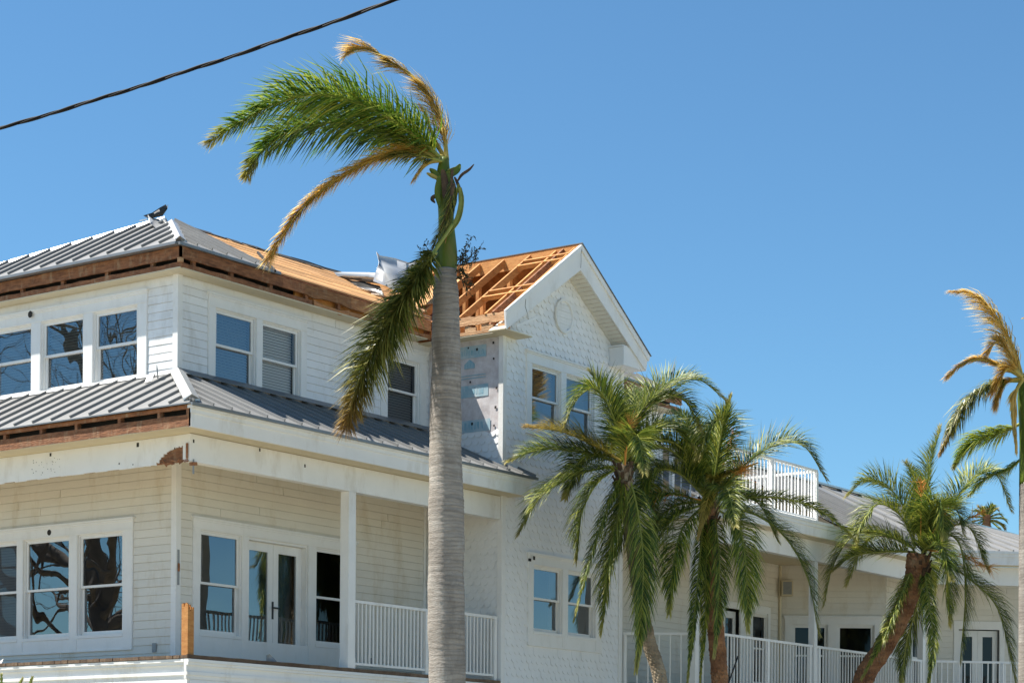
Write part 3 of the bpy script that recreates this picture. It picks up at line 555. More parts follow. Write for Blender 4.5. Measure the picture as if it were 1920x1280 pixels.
# left slope (plan offset s in metres of +X, rises kL)
lyE, lyP, lyB = E.y, PK.y, RB.y; run = PK.x - E.x
def sL(y):
    if y <= lyP: s = (y - lyE) / (lyP - lyE) * run
    else: s = (lyB - y) / (lyB - lyP) * run
    return (0.0, max(0.0, min(run, s)))
roof_panels(RO, (E.x - 0.09, 0, E.z + 0.012), (0, 1, 0), (1, 0, kL), lyE + 0.02, 8.3, 0.40, sL)
def sR(x): return (0.0, max(0.0, min(PK.y - E.y, (x - E.x) / run * (PK.y - E.y))))
roof_panels(RO, (0, E.y - 0.04, E.z + 0.012), (1, 0, 0), (0, 1, kR), E.x + 0.05, 2.03, 0.345, sR)
def sRe(x): return (0.0, max(0.0, min(PK.y - E.y, (EE.x - x) / run * (PK.y - E.y)))) if x > 10.9 else (0.0, PK.y - E.y)
roof_panels(RO, (0, E.y - 0.04, E.z + 0.012), (1, 0, 0), (0, 1, kR), 10.95, 15.1, 0.38, sRe)
roof_panels(RO, (15.12, 0, E.z + 0.012), (0, 1, 0), (-1, 0, kL), lyE, 8.3, 0.6, lambda y: (0.0, sL(y)[1]))
mb = MB(); mb.add([PK, RE, (15.1, 8.3, 10.44), RB], [(0, 1, 2, 3)]); mb.build('back_slope', 'metal_roof', RO)
# decking below the panels, and the bare planks where the metal is gone
mb = MB(); mb.add([E + Vector((0, 0, -.02)), (2.1, E.y, E.z - .02), (2.1, PK.y, PK.z - .02), PK + Vector((0, 0, -.02))], [(0, 1, 2, 3)]); mb.add([E + Vector((0, 0, -.02)), PK + Vector((0, 0, -.02)), RB + Vector((0, 0, -.02))], [(0, 1, 2)]); mb.build('under_deck', 'old_wood', RO)
def valley(y): return 6.16 + (10.44 + kR * (y - E.y) - 10.39) / gk
sl_len = PK.y - E.y; npl = 15
for i in range(npl):
    y0 = E.y + 0.0 + sl_len * i / npl; y1 = E.y + sl_len * (i + 1) / npl - 0.032; z0 = E.z + kR * (y0 - E.y); z1 = E.z + kR * (y1 - E.y)
    xs = [2.02, random.uniform(3.0, 5.5), valley((y0 + y1) / 2) + (random.uniform(-0.45, 0.1) if i > 1 else -0.1)]
    for a, b in zip(xs, xs[1:]):
        h = random.uniform(-0.004, 0.006); h2 = random.uniform(-0.003, 0.006)
        mb = MB(); mb.hexa([(a, y0, z0 - .02 + h), (b - .006, y0, z0 - .02 + h), (b - .006, y1, z1 - .02 + h2), (a, y1, z1 - .02 + h2), (a, y0, z0 + h), (b - .006, y0, z0 + h), (b - .006, y1, z1 + h2), (a, y1, z1 + h2)])
        mb.build('roof_plank', 'sheathing', RO)
mb = MB(); mb.add([(2.0, E.y + .02, E.z - .05), (8, E.y + .02, E.z - .05), (8, PK.y, PK.z - .05), (2.0, PK.y, PK.z - .05)], [(0, 1, 2, 3)]); mb.build('under_deck', 'old_wood', RO)
# torn felt along the ridge
for i in range(9):
    a = 1.9 + i * 0.42; b = a + random.uniform(0.3, 0.46); h = random.uniform(0.0, 0.03); yy = PK.y - random.uniform(0.10, 0.22)
    mb = MB(); zr = E.z + kR * (yy - E.y)
    mb.add([(a, yy, zr + 0.014), (b, yy + random.uniform(-.04, .04), zr + 0.016), (b, PK.y + 0.03, PK.z + 0.02 + h), (a, PK.y + 0.03, PK.z + 0.02 + h * .5), (a, PK.y + 0.3, PK.z - 0.02), (b, PK.y + 0.3, PK.z - 0.02)], [(0, 1, 2, 3), (3, 2, 5, 4)])
    mb.build('torn_felt', 'felt', RO)
MB().beam(P(483, 473, 36.9), P(516, 508, 34.6), 0.03, 0.04).build('loose_batten', 'felt', RO)
# drip edges
for W, a, b, c, d in ((WL, -0.345, 8.3, 0.30, 0.42), (WR, -0.362, 2.03, 0.345, 0.402), (WR, 10.95, 15.1, 0.345, 0.402)):
    mb = MB(); W.box(mb, a, b, c, d, 10.408, 10.452); mb.build('drip_edge', 'metal_edge', RO)
# hip cap
def hip_cap(parent, a, b, w0, dl, dr, m='flashing', th=0.05):
    a = Vector(a); b = Vector(b); dl = Vector(dl) * w0; dr = Vector(dr) * w0; u = Vector((0, 0, th)); d = Vector((0, 0, 0.008))
    mb = MB(); mb.add([a + dl + d, a + u * 1.1, a + dr + d, b + dl + d, b + u * 1.1, b + dr + d, a + dl - d * 3, a + dr - d * 3, b + dl - d * 3, b + dr - d * 3],
           [(0, 1, 4, 3), (1, 2, 5, 4), (0, 6, 7, 2, 1), (6, 0, 3, 8), (2, 7, 9, 5)])
    return mb.build('hip_cap', m, parent)
hd = (PK - E); hip_cap(RO, E + hd * 0.03 + Vector((0, 0, .05)), E + hd * 0.78 + Vector((0, 0, .05)), 0.15, (0, 1, 0.0), (1, 0, 0.0))
hip_cap(RO, PK + Vector((-.02, .1, .03)), RB + Vector((0, 0, .03)), 0.07, (-0.9, -0.3, -0.52), (0.3, 1, -0.15))
# broken cap and twisted flashing at the peak
def sheet(name, pts_rows, m, parent=None, thick=0.006, **kw):
    nr, nc = len(pts_rows), len(pts_rows[0]); v = [Vector(p) for r in pts_rows for p in r]; mb = MB()
    n = (v[1] - v[0]).cross(v[nc] - v[0]).normalized() * thick
    fs = [(r * nc + c, r * nc + c + 1, (r + 1) * nc + c + 1, (r + 1) * nc + c) for r in range(nr - 1) for c in range(nc - 1)]
    k = len(v); bd = [c for c in range(nc)] + [r * nc + nc - 1 for r in range(1, nr)] + [(nr - 1) * nc + c for c in range(nc - 2, -1, -1)] + [r * nc for r in range(nr - 2, 0, -1)]
    mb.add(v + [q + n for q in v], fs + [tuple(i + k for i in f[::-1]) for f in fs] + [(bd[i], bd[(i + 1) % len(bd)], k + bd[(i + 1) % len(bd)], k + bd[i]) for i in range(len(bd))])
    kw.setdefault('smooth', True); return mb.build(name, m, parent, **kw)
d0 = 36.6
sheet('bent_flashing', [[P(269, 404, d0), P(285, 399, d0 + .15), P(300, 389, d0 + .2), P(311, 383, d0 + .25)], [P(276, 408, d0 - .1), P(290, 404, d0), P(304, 400, d0 + .05), P(314, 391, d0 + .1)], [P(282, 410, d0 + .1), P(292, 407, d0 + .2), P(305, 404, d0 + .25), P(315, 383, d0 + .3)]], 'dark_metal', None, label='twisted dark flashing standing up at the roof peak', cat='flashing')
sheet('ridge_cap_fragment', [[P(277, 403, 36.4), P(281, 418, 36.3), P(294, 430, 36.2)], [P(282, 412, 36.6), P(289, 414, 36.5), P(306, 427, 36.4)], [P(285, 409, 36.8), P(298, 411, 36.8), P(304, 421, 36.7)]], 'flashing', None, label='pale broken piece of ridge cap under the twisted flashing', cat='ridge cap')
mb = MB(); mb.beam(P(306, 410, 36.5), P(314, 422, 36.3), 0.02, 0.03); mb.beam(P(300, 413, 36.5), P(311, 410, 36.6), 0.02, 0.03); mb.beam(P(262, 414, 36.6), P(276, 411, 36.5), 0.012, 0.02); mb.beam(P(308, 418, 36.4), P(322, 416, 36.6), 0.03, 0.03); mb.build('splinter', 'flashing', RO)
# ---- loose sheets over the bare roof
sheet('torn_membrane', [[P(533, 485, 40.2), P(545, 481, 40.3), P(575, 489, 40.6), P(610, 501, 40.9), P(640, 509, 41.2)], [P(537, 489, 39.9), P(552, 488, 39.9), P(580, 499, 40.1), P(610, 510, 40.4), P(640, 517, 40.7)], [P(540, 492, 39.7), P(560, 495, 39.6), P(585, 507, 39.8), P(600, 513, 39.9), P(625, 520, 40.2)]], 'felt', None, thick=0.02, label='torn black roofing membrane lifted along the ridge', cat='roofing')
sheet('fallen_gutter', [[P(600, 512, 40.6), P(640, 510, 40.5), P(690, 511, 40.2), P(725, 513, 40.0)], [P(606, 519, 40.2), P(645, 517, 40.1), P(690, 518, 39.8), P(722, 522, 39.6)], [P(614, 519, 40.4), P(650, 522, 40.3), P(690, 528, 40.1), P(716, 532, 39.9)]], 'flashing', None, thick=0.01, label='long white strip of trim lying across the bare roof boards', cat='trim')
sheet('bent_roof_sheet', [[P(706, 472, 40.0), P(712, 479, 40.1), P(740, 484, 40.4), P(765, 492, 40.6), P(792, 488, 40.8)], [P(711, 492, 39.8), P(718, 496, 39.7), P(742, 503, 39.9), P(766, 511, 40.2), P(790, 512, 40.5)], [P(704, 512, 39.6), P(722, 511, 39.3), P(745, 515, 39.5), P(764, 525, 39.8), P(785, 532, 40.2)], [P(700, 527, 39.7), P(722, 535, 39.3), P(740, 545, 39.4), P(758, 552, 39.6), P(780, 556, 40.0)]], 'flashing', None, label='silvery bent roof sheet standing up beside the palm trunk', cat='roof sheet')
sheet('roof_scrap', [[P(640, 524, 40.1), P(680, 528, 40.0), P(712, 536, 39.8)], [P(655, 531, 39.8), P(690, 541, 39.6), P(720, 552, 39.5)]], 'felt', None, thick=0.012, label='dark scrap of roofing under the white strip', cat='roofing')
sheet('roof_scrap', [[P(668, 536, 39.6), P(700, 541, 39.5), P(716, 547, 39.4)], [P(680, 540, 39.4), P(702, 546, 39.3), P(718, 553, 39.3)]], 'flashing', None, thick=0.012, label='small pale metal scrap on the dark roofing scrap', cat='scrap')

for (x, y), dd, w_, m_ in (((610, 528), 39.6, 20, 'new_wood'), ((735, 556), 38.9, 26, 'new_wood'), ((752, 566), 38.8, 18, 'torn_wood'), ((700, 551), 39.0, 15, 'flashing'), ((775, 575), 38.6, 22, 'torn_wood'), ((790, 590), 38.2, 20, 'old_wood'), ((662, 520), 40.3, 24, 'felt'), ((590, 506), 40.3, 16, 'felt')):
    a = P(x, y, dd); b = P(x + w_, y + w_ * random.uniform(0.1, 0.5), dd - random.uniform(0, .3))
    MB().beam(a, b, random.uniform(0.04, 0.10), 0.025, up=(random.uniform(-.3, .3), -0.4, 1)).build('splinter', m_, RO)
# ------------------------------------------------------------------ porch: deck, beams, lower roof
PX, PY = -1.44, -1.72
# deck boards run out to the left edge; their ends show
for i in range(60):
    y = PY + 0.012 + i * 0.145
    if y > 7: break
    mb = MB(); e = random.uniform(-0.012, 0.012)
    mb.box(PX - 0.045 + e * .6, -0.01, y, y + 0.137, zdeck - 0.05, zdeck + random.uniform(-.004, .004)); mb.build('deck_board', 'deck_wood', H)
mb = MB(); mb.box(0.0, 6.54, PY + 0.0, -0.01, zdeck - 0.045, zdeck); mb.build('deck', 'deck_wood', H)
boards(WR, PX - 0.06, 6.56, 1.745, zdeck - 0.052, zdeck + 0.004, 'deck_wood', name='deck_edge_board', th=0.02, amp=0.004)
# skirt below the deck
def skirt(W, u0, u1, n, m='paint'):
    mb = MB(); W.box(mb, u0, u1, n - 0.05, n, zdeck - 0.36, zdeck - 0.056); W.box(mb, u0, u1, n + 0.001, n + 0.055, zdeck - 0.105, zdeck - 0.058); W.box(mb, u0, u1, n + 0.001, n + 0.035, zdeck - 0.15, zdeck - 0.106); W.box(mb, u0, u1, n + 0.001, n + 0.02, zdeck - 0.30, zdeck - 0.25); mb.build('skirt_board', m, H)
skirt(WR, PX - 0.035, 6.5, 1.70); skirt(WL, PY + 0.08, 7, 1.42)
sk = MB(); sk.add([(PX + .03, PY + .04, 0), (6.5, PY + .04, 0), (6.5, PY + .04, 3.45), (PX + .03, PY + .04, 3.45)], [(0, 1, 2, 3)]); sk.add([(PX + .03, PY + .04, 0), (PX + .03, 7, 0), (PX + .03, 7, 3.45), (PX + .03, PY + .04, 3.45)], [(0, 1, 2, 3)]); skw = sk.build('lower_wall', 'siding', H)
WRs = Wall((0, PY + 0.04, 0), (1, 0, 0), (0, -1, 0)); WLs = Wall((PX + 0.03, 0, 0), (0, 1, 0), (-1, 0, 0))
clapboards(WRs, skw, PX + .05, 6.5, 3.0, 3.42, [], 'siding', e=0.14); clapboards(WLs, skw, PY + .05, 7, 3.0, 3.42, [], 'siding', e=0.14)
# porch ceiling and beams
MB().box(PX, 6.54, PY + 0.02, -0.005, 7.125, 7.16).build('porch_ceiling', 'soffit', H); MB().box(PX, -0.005, 0, 7, 7.124, 7.159).build('porch_ceiling', 'soffit', H)
bR = MB().box(PX, 6.5, PY, PY + 0.16, 6.706, 7.122).build('porch_beam', 'paint', H)
# left beam with a bitten, rotten corner: built in columns so the lower edge follows the break
mb = MB(); N = 60; yy = np.linspace(PY + 0.163, 7, N + 1); yy = np.concatenate([np.linspace(PY + 0.163, PY + 0.95, 26), np.linspace(PY + 1.0, 7, 30)])
for a, b in zip(yy, yy[1:]):
    t = (a + b) / 2 - PY; zb = 6.706 + random.uniform(-0.006, 0.008)
    if t < 0.72: zb = 6.74 + 0.20 * max(0, 1 - ((t - 0.18) / 0.50) ** 2) ** 0.7 + random.uniform(-0.015, 0.015)
    mb.box(PX, PX + 0.02, a, b, zb, 7.121)
bL = mb.build('porch_beam', 'paint', H, label='porch beam with its outer corner rotted and torn open')
MB().box(PX + 0.022, PX + 0.15, PY + 0.165, 7, 6.735, 7.12).build('beam_core', 'old_wood', bL)
mb = MB()
for i in range(14):
    y = PY + random.uniform(0.02, 0.7); mb.beam((PX + random.uniform(-.01, .01), y, 6.72 + random.uniform(-.02, .06)), (PX - random.uniform(0, .02), y + random.uniform(-.12, .12), 6.70 + random.uniform(-.04, .05)), 0.012, 0.02)
mb.beam((PX - 0.02, PY - 0.01, 6.66), (PX + 0.12, PY - 0.015, 6.68), 0.03, 0.05); mb.box(PX - 0.03, PX - 0.01, PY + 0.04, PY + 0.07, 6.75, 6.98); mb.build('splinter', 'old_wood', bL)
MB().beam((PX + 0.06, PY - 0.005, 6.52), (PX + 0.06, PY - 0.005, 6.74), 0.02, 0.02, up=(1, 0, 0)).build('hanging_bolt', 'grey_plastic', bL)
mb = MB()
for y, z, s in ((-0.62, 7.06, 0.05), (1.35, 7.08, 0.04), (-1.4, 6.93, 0.02), (-0.2, 6.8, 0.02), (-0.5, 6.76, 0.015)):
    WL.box(mb, y, y + s, 1.441, 1.4435, z - s * 0.8, z + s * 0.5)
for i in range(26):
    y = 1.3 + random.uniform(-0.15, 0.5); z = random.uniform(6.74, 7.02); s = random.uniform(0.006, 0.014); WL.box(mb, y, y + s, 1.441, 1.443, z, z + s)
for x, z in ((-1.39, 7.02), (1.15, 6.98), (0.08, 7.09)): WR.box(mb, x, x + 0.03, 1.721, 1.7235, z - 0.03, z + 0.02)
mb.build('hole', 'felt', bL)
# lower eaves
soffit_strip(WR, -1.86, 6.85, 1.72, 2.14, 7.132); soffit_strip(WL, -1.72, 7, 1.44, 1.86, 7.132)
mb = MB(); WR.box(mb, -1.87, 6.80, 2.10, 2.145, 7.126, 7.40); WR.box(mb, -1.885, 6.84, 2.1455, 2.165, 7.33, 7.40); WR.box(mb, -1.90, 6.88, 2.10, 2.195, 7.401, 7.462); mb.box(6.755, 6.80, -2.10, -1.755, 7.127, 7.40); mb.build('fascia', 'paint', H)
boards(WL, -2.14, 7, 1.865, 7.14, 7.315, 'old_wood', amp=0.005); boards(WL, -2.14, 7, 1.875, 7.395, 7.455, 'old_wood', amp=0.003)
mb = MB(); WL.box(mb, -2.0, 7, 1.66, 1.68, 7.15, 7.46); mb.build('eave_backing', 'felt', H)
for u in (-2.1, -1.5, -0.65, 0.3, 1.1, 1.95, 2.9, 3.9, 4.8):
    mb = MB(); WL.box(mb, u, u + 0.06, 1.78, 1.862, 7.2, 7.4); mb.build('rafter_tail', 'old_wood', H)
mb = MB(); WL.box(mb, -2.14, -2.08, 1.82, 1.87, 7.13, 7.455); mb.build('corner_block', 'old_wood', H)
LR = empty('porch_roof', (-1.9, -2.2, 7.47)); LR.parent = H; LR.location = Vector((-1.9, -2.2, 7.47)) - ORG[H.name]
LE = Vector((-1.92, -2.22, 7.475)); zt = 8.47
lkR = (zt - LE.z) / (-LE.y); lkL = (zt - LE.z) / (-LE.x)
def s1(x): return (0.0, min(2.22, (x - LE.x) / 1.92 * 2.22) if x < 6.55 else 0.46)
roof_panels(LR, (0, LE.y, LE.z), (1, 0, 0), (0, 1, lkR), LE.x + 0.1, 7.02, 0.40, s1)
def s2(y): return (0.0, min(1.92, (y - LE.y) / 2.22 * 1.92))
roof_panels(LR, (LE.x, 0, LE.z), (0, 1, 0), (1, 0, lkL), LE.y + 0.1, 7, 0.43, s2)
mb = MB(); mb.add([LE - Vector((0, 0, .03)), (7.0, LE.y, LE.z - .03), (7.0, 0, zt - .03), (0, 0, zt - .03)], [(0, 1, 2, 3)]); mb.add([LE - Vector((0, 0, .03)), (0, 0, zt - .03), (0, 7, zt - .03), (LE.x, 7, LE.z - .03)], [(0, 1, 2, 3)]); mb.build('under_deck', 'old_wood', LR)
mb = MB(); WR.box(mb, -1.93, 6.98, 2.197, 2.232, 7.432, 7.478); mb.build('drip_edge', 'metal_edge', LR); mb = MB(); WL.box(mb, -2.195, 7, 1.88, 1.932, 7.457, 7.478); mb.build('drip_edge', 'metal_edge', LR)
hd = Vector((0, 0, zt)) - LE; hip_cap(LR, LE + hd * 0.04 + Vector((0, 0, .045)), LE + hd * 0.97 + Vector((0, 0, .045)), 0.17, (0, 1, 0.0), (1, 0, 0.0))
MB().slab([(-0.035, 0.0, zt + 0.03), (-0.035, 7, zt + 0.03), (-0.07, 7, zt - 0.02), (-0.07, 0.0, zt - 0.02)], (0, 0, 0.006)).build('wall_flashing', 'metal_edge', LR)
mb = MB()
mb.slab([(0.0, -0.035, zt + 0.075), (6.5, -0.035, zt + 0.075), (6.5, -0.20, zt - 0.035), (0.0, -0.20, zt - 0.035)], (0, 0, 0.006)); mb.build('wall_flashing', 'metal_edge', LR)
# blown over vent bracket on the left porch roof
vb = empty('roof_bracket', (-0.32, 0.18, 8.35), 'small grey disc bracket standing on the porch roof beside the hip cap', 'bracket')
mb = MB(); c = Vector((-0.34, 0.12, 8.44)); ax = Vector((0.7, -0.7, 0.1)).normalized(); a1 = ax.cross(Vector((0, 0, 1))).normalized(); a2 = a1.cross(ax)
ring = [c + a1 * 0.10 * math.cos(t) + a2 * 0.11 * math.sin(t) for t in np.linspace(0, 2 * math.pi, 20, endpoint=False)]; mb.slab(ring, ax * 0.02); mb.build('disc', 'grey_plastic', vb)
mb = MB(); mb.slab([c + Vector((-.02, .02, -.01)), c + Vector((-.04, .17, -.06)), c + Vector((-.10, .17, -.17)), c + Vector((-.08, .03, -.15))], (0.03, 0.03, 0)); mb.build('plate', 'flashing', vb)
# post and railings
mb = MB(); x0 = 2.27; mb.box(x0, x0 + 0.18, PY + 0.0, PY + 0.18, zdeck + .004, 6.704); mb.box(x0 - 0.006, x0 + 0.186, PY - 0.006, PY + 0.186, zdeck + .004, zdeck + 0.18); mb.build('porch_post', 'paint', H)
bal = meshof(MB().box(-0.012, 0.012, -0.012, 0.012, 0, 1), 'baluster', 'paint')
def railing(a, b, zb, ztop, n, parent=H, w=0.06, cap=True, posts=()):
    a = Vector(a); b = Vector(b); d = (b - a); mb = MB(); z = Vector((0, 0, 1))
    mb.beam(a + z * (ztop - 0.025), b + z * (ztop - 0.025), w, 0.05); mb.beam(a + z * (zb + 0.0), b + z * (zb + 0.0), 0.04, 0.04)
    for t in posts: p = a + d * t; mb.box(p.x - 0.04, p.x + 0.04, p.y - 0.04, p.y + 0.04, zb - 0.09, ztop - 0.052)
    r = mb.build('railing', 'paint', parent)
    rz = math.atan2(d.y, d.x)
    for i in range(n):
        p = a + d * ((i + 0.5) / n); place('baluster', bal, r, (p.x, p.y, zb + 0.021), (random.uniform(-.004, .004), random.uniform(-.004, .004), rz), (1, 1, ztop - zb - 0.073))
    return r
railing((2.46, PY + 0.07, 0), (4.46, PY + 0.07, 0), 3.87, 4.93, 20, posts=(0.985,)); railing((4.54, PY + 0.07, 0), (6.50, PY + 0.07, 0), 3.88, 4.95, 19, posts=(0.02, 0.97))
# broken corner post stub
mb = MB(); q = 6
for i in range(q):
    for j in range(q):
        x = PX + 0.0 + i * 0.022; y = PY + 0.03 + j * 0.022
        mb.box(x, x + 0.022, y, y + 0.022, zdeck, 4.46 + random.uniform(-0.07, 0.10) + (0.05 if i < 2 else 0))
mb.build('broken_post', 'new_wood', H, label='splintered stump of the corner porch post, bare orange wood')
# little things on the walls
mb = MB(); WL.box(mb, 0.40, 0.49, 0.026, 0.036, 3.98, 4.13); mb.build('outlet', 'grey_plastic', H); mb = MB(); WR.box(mb, 4.9, 4.96, 0.026, 0.036, 4.0, 4.16); mb.build('outlet', 'grey_plastic', H)
mb = MB(); ptsr = [WL.pt(3.42 + 0.055 * math.cos(t), 0.0765, 9.83 + 0.06 * math.sin(t)) for t in np.linspace(0, 2 * math.pi, 10, endpoint=False)]; mb.slab(ptsr, WL.N * 0.002); ptsr = [WL.pt(2.95 + 0.05 * math.cos(t), 0.0375, 6.09 + 0.05 * math.sin(t)) for t in np.linspace(0, 2 * math.pi, 10, endpoint=False)]; mb.slab(ptsr, WL.N * 0.002); mb.build('hole', 'felt', H)
mb = MB(); WG.box(mb, 7.35, 7.42, 0.03, 0.05, 6.03, 6.08); WG.box(mb, 7.44, 7.50, 0.077, 0.081, 6.06, 6.13); mb.build('hole', 'felt', H)
# torn corner board where the post tore away
mb = MB(); WR.box(mb, 0.0, 0.05, 0.033, 0.036, 5.05, 5.62); mb.build('bare_patch', 'grey_plastic', H); mb = MB(); WR.box(mb, 0.005, 0.045, 0.037, 0.05, 5.27, 5.40); mb.build('bare_patch', 'old_wood', H)
# oculus
mb = MB(); n = 40; oc = lambda r, t, d: WG.pt(8.455 + 0.93 * r * math.cos(t), d, 10.748 + r * math.sin(t))
for i in range(n):
    t0, t1 = 2 * math.pi * i / n, 2 * math.pi * (i + 1) / n
    mb.add([oc(.325, t0, .02), oc(.325, t1, .02), oc(.325, t0, .06), oc(.325, t1, .06), oc(.275, t0, .06), oc(.275, t1, .06), oc(.26, t0, .03), oc(.26, t1, .03)], [(0, 1, 3, 2), (2, 3, 5, 4), (4, 5, 7, 6)])
mb.build('oculus', 'paint', H, label='round blind oculus in the gable')
mb = MB()
for i in range(9):
    z = 10.748 - 0.27 + i * 0.06; hw = 0.93 * math.sqrt(max(0.002, 0.265 ** 2 - (z + 0.03 - 10.748) ** 2)); WG.box(mb, 8.455 - hw, 8.455 + hw, 0.022, 0.034 - (i % 2) * 0.003, z, z + 0.057)
mb.build('oculus_panel', 'paint', H)

exec_right = True
# ------------------------------------------------------------------ right wing: polygonal porch, balcony, roof
P0, P1, P2, P3 = Vector((10.55, -1.74, 0)), Vector((11.62, -3.4, 0)), Vector((15.55, -3.4, 0)), Vector((20.95, -3.4, 0)); P4 = P3 + Vector((2.6, -2.6, 0))
def outer(a, b): d = (b - a).normalized(); return Wall(a, d, (d.y, -d.x, 0))
segs = [outer(P0, P1), outer(P1, P2), outer(P2, P3), outer(P3, P4)]; lens = [(P1 - P0).length, (P2 - P1).length, (P3 - P2).length, (P4 - P3).length]
for k, (W, L) in enumerate(zip(segs, lens)):
    mb = MB(); W.box(mb, 0 if k else 0.0, L, -0.16, -0.001 * k, 6.706 + 0.001 * k, 7.125); mb.build('porch_beam', 'paint', H)
    mb = MB(); W.box(mb, -0.1 if k else 0.0, L + 0.12, 0.001, 0.30 - 0.002 * k, 7.13 + 0.001 * k, 7.145 + 0.001 * k); mb.build('soffit', 'soffit', H)
    mb = MB(); W.box(mb, -0.14 if k else 0.0, L + 0.14, 0.26, 0.302 + 0.002 * k, 7.146, 7.40); W.box(mb, -0.16 if k else 0.0, L + 0.16, 0.26, 0.342 + 0.002 * k, 7.401, 7.462); W.box(mb, -0.15 if k else 0.0, L + 0.15, 0.303 + 0.002 * k, 0.322 + .002 * k, 7.33, 7.40); mb.build('fascia', 'paint', H)
    mb = MB(); W.box(mb, 0, L, -0.02, 0.03, zdeck - 0.3, zdeck + 0.001 * k); mb.build('deck_edge_board', 'paint', H)
mb = MB(); mb.add([(P0.x, 0.5, 7.128), P0 + Vector((0, 0, 7.128)), P1 + Vector((0, 0, 7.128)), P3 + Vector((0, 0, 7.128)), P4 + Vector((0, 0, 7.128)), (26, 0.5, 7.128)], [(0, 1, 2, 3, 4, 5)]); mb.build('porch_ceiling', 'soffit', H)
mb = MB(); mb.add([(P0.x, 0.5, zdeck), P0 + Vector((0, 0, zdeck)), P1 + Vector((0, 0, zdeck)), P3 + Vector((0, 0, zdeck)), P4 + Vector((0, 0, zdeck)), (26, 0.5, zdeck)], [(0, 1, 2, 3, 4, 5)]); mb.build('deck', 'deck_wood', H)
mb = MB()
for a, b in ((P0, P1), (P1, P3), (P3, P4)): mb.add([a + Vector((0, 0.05, 0)), b + Vector((0, 0.05, 0)), b + Vector((0, 0.05, 3.5)), a + Vector((0, 0.05, 3.5))], [(0, 1, 2, 3)])
mb.build('lower_wall', 'siding', H)
# posts
for p in (P0 + (P1 - P0) * 0.72, P2 - Vector((0.0, -0.09, 0)), P3 + Vector((-0.05, 0.1, 0)), P3 + Vector((1.95, -1.85, 0))):
    mb = MB(); mb.box(p.x - 0.07, p.x + 0.07, p.y - 0.07, p.y + 0.07, zdeck + .004, 6.704); mb.build('porch_post', 'paint', H)
railing(P0 + Vector((0.05, 0.05, 0)), P1 + Vector((0, 0.06, 0)), 3.87, 4.94, 9, posts=(0.03, 0.72)); railing(P1 + Vector((0, 0.07, 0)), P2 + Vector((-0.08, 0.07, 0)), 3.87, 4.94, 30, posts=(0.03, 0.5, 0.97))
railing(P2 + Vector((0.1, 0.07, 0)), P3 + Vector((-0.1, 0.07, 0)), 3.87, 4.94, 40, posts=(0.02, 0.5, 0.98)); railing(P3 + Vector((0.05, 0.0, 0)), P4, 3.87, 4.94, 26, posts=(0.02, 0.5, 0.98))
# back walls of the wing porch
zc = 7.13
W1 = Wall((10.52, -0.55, 0), (1, 0, 0), (0, -1, 0)); L1 = 8.6
o1 = [(0.62, 1.45), (6.05, 6.72), (7.30, 8.0)]
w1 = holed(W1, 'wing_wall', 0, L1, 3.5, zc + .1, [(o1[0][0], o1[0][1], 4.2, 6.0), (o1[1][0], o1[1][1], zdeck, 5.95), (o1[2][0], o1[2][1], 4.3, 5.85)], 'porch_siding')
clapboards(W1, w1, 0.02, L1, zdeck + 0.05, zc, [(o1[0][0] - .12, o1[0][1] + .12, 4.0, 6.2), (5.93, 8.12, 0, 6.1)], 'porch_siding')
casing(W1, o1[0][0] - .12, o1[0][1] + .12, 4.05, 6.2, [o1[0]], 4.2, 6.0); window(W1, *o1[0], 4.2, 6.0)
casing(W1, 5.93, 8.12, zdeck + .02, 6.1, o1[1:], 4.3, 5.85 + .1, crown=False); leaf(W1, 6.06, 6.71, zdeck + .03, 5.9, -0.08, 'glass_dull'); window(W1, *o1[2], 4.3, 5.95, pane='glass_dull')
c1 = W1.pt(L1, 0, 0); d2 = Vector((0.585, -0.811, 0)); W2 = Wall(c1, d2, (d2.y, -d2.x, 0)); W2 = Wall(c1, d2, (-0.811, -0.585, 0)); L2 = 2.45
o2 = [(0.30, 1.12), (1.34, 2.2)]
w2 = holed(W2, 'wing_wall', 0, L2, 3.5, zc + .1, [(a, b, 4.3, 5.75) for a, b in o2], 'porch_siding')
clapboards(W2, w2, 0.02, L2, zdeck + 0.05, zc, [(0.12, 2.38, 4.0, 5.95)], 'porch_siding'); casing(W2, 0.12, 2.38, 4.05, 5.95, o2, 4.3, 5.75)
for o in o2: window(W2, *o, 4.3, 5.75, pane='glass_dull')
c2 = W2.pt(L2, 0, 0); W3 = Wall(c2, (1, 0.05, 0), (0.05, -1, 0)); L3 = 3.2
o3 = [(1.6, 2.3)]
w3 = holed(W3, 'wing_wall', 0, L3, 3.5, zc + .1, [(o3[0][0], o3[0][1], 4.2, 6.0)], 'porch_siding'); clapboards(W3, w3, 0.02, L3, zdeck + .05, zc, [(o3[0][0] - .1, o3[0][1] + .1, 4.1, 6.15)], 'porch_siding')
casing(W3, o3[0][0] - .1, o3[0][1] + .1, 4.1, 6.15, o3, 4.2, 6.0); window(W3, *o3[0], 4.2, 6.0)
c3 = W3.pt(L3, 0, 0); W4 = Wall(c3, (1, -1, 0), (-1, -1, 0)); L4 = 3.5
w4 = holed(W4, 'wing_wall', 0, L4, 3.5, zc + .1, [(0.55, 1.6, zdeck, 5.9)], 'porch_siding'); clapboards(W4, w4, 0.02, L4, zdeck + .05, zc, [(0.42, 1.73, 0, 6.1)], 'porch_siding')
casing(W4, 0.42, 1.73, zdeck + .02, 6.1, [(0.55, 1.6)], zdeck, 5.9, crown=False); leaf(W4, 0.56, 1.07, zdeck + .03, 5.88, -0.08, 'glass_dull'); leaf(W4, 1.075, 1.59, zdeck + .03, 5.88, -0.08, 'glass_dull')
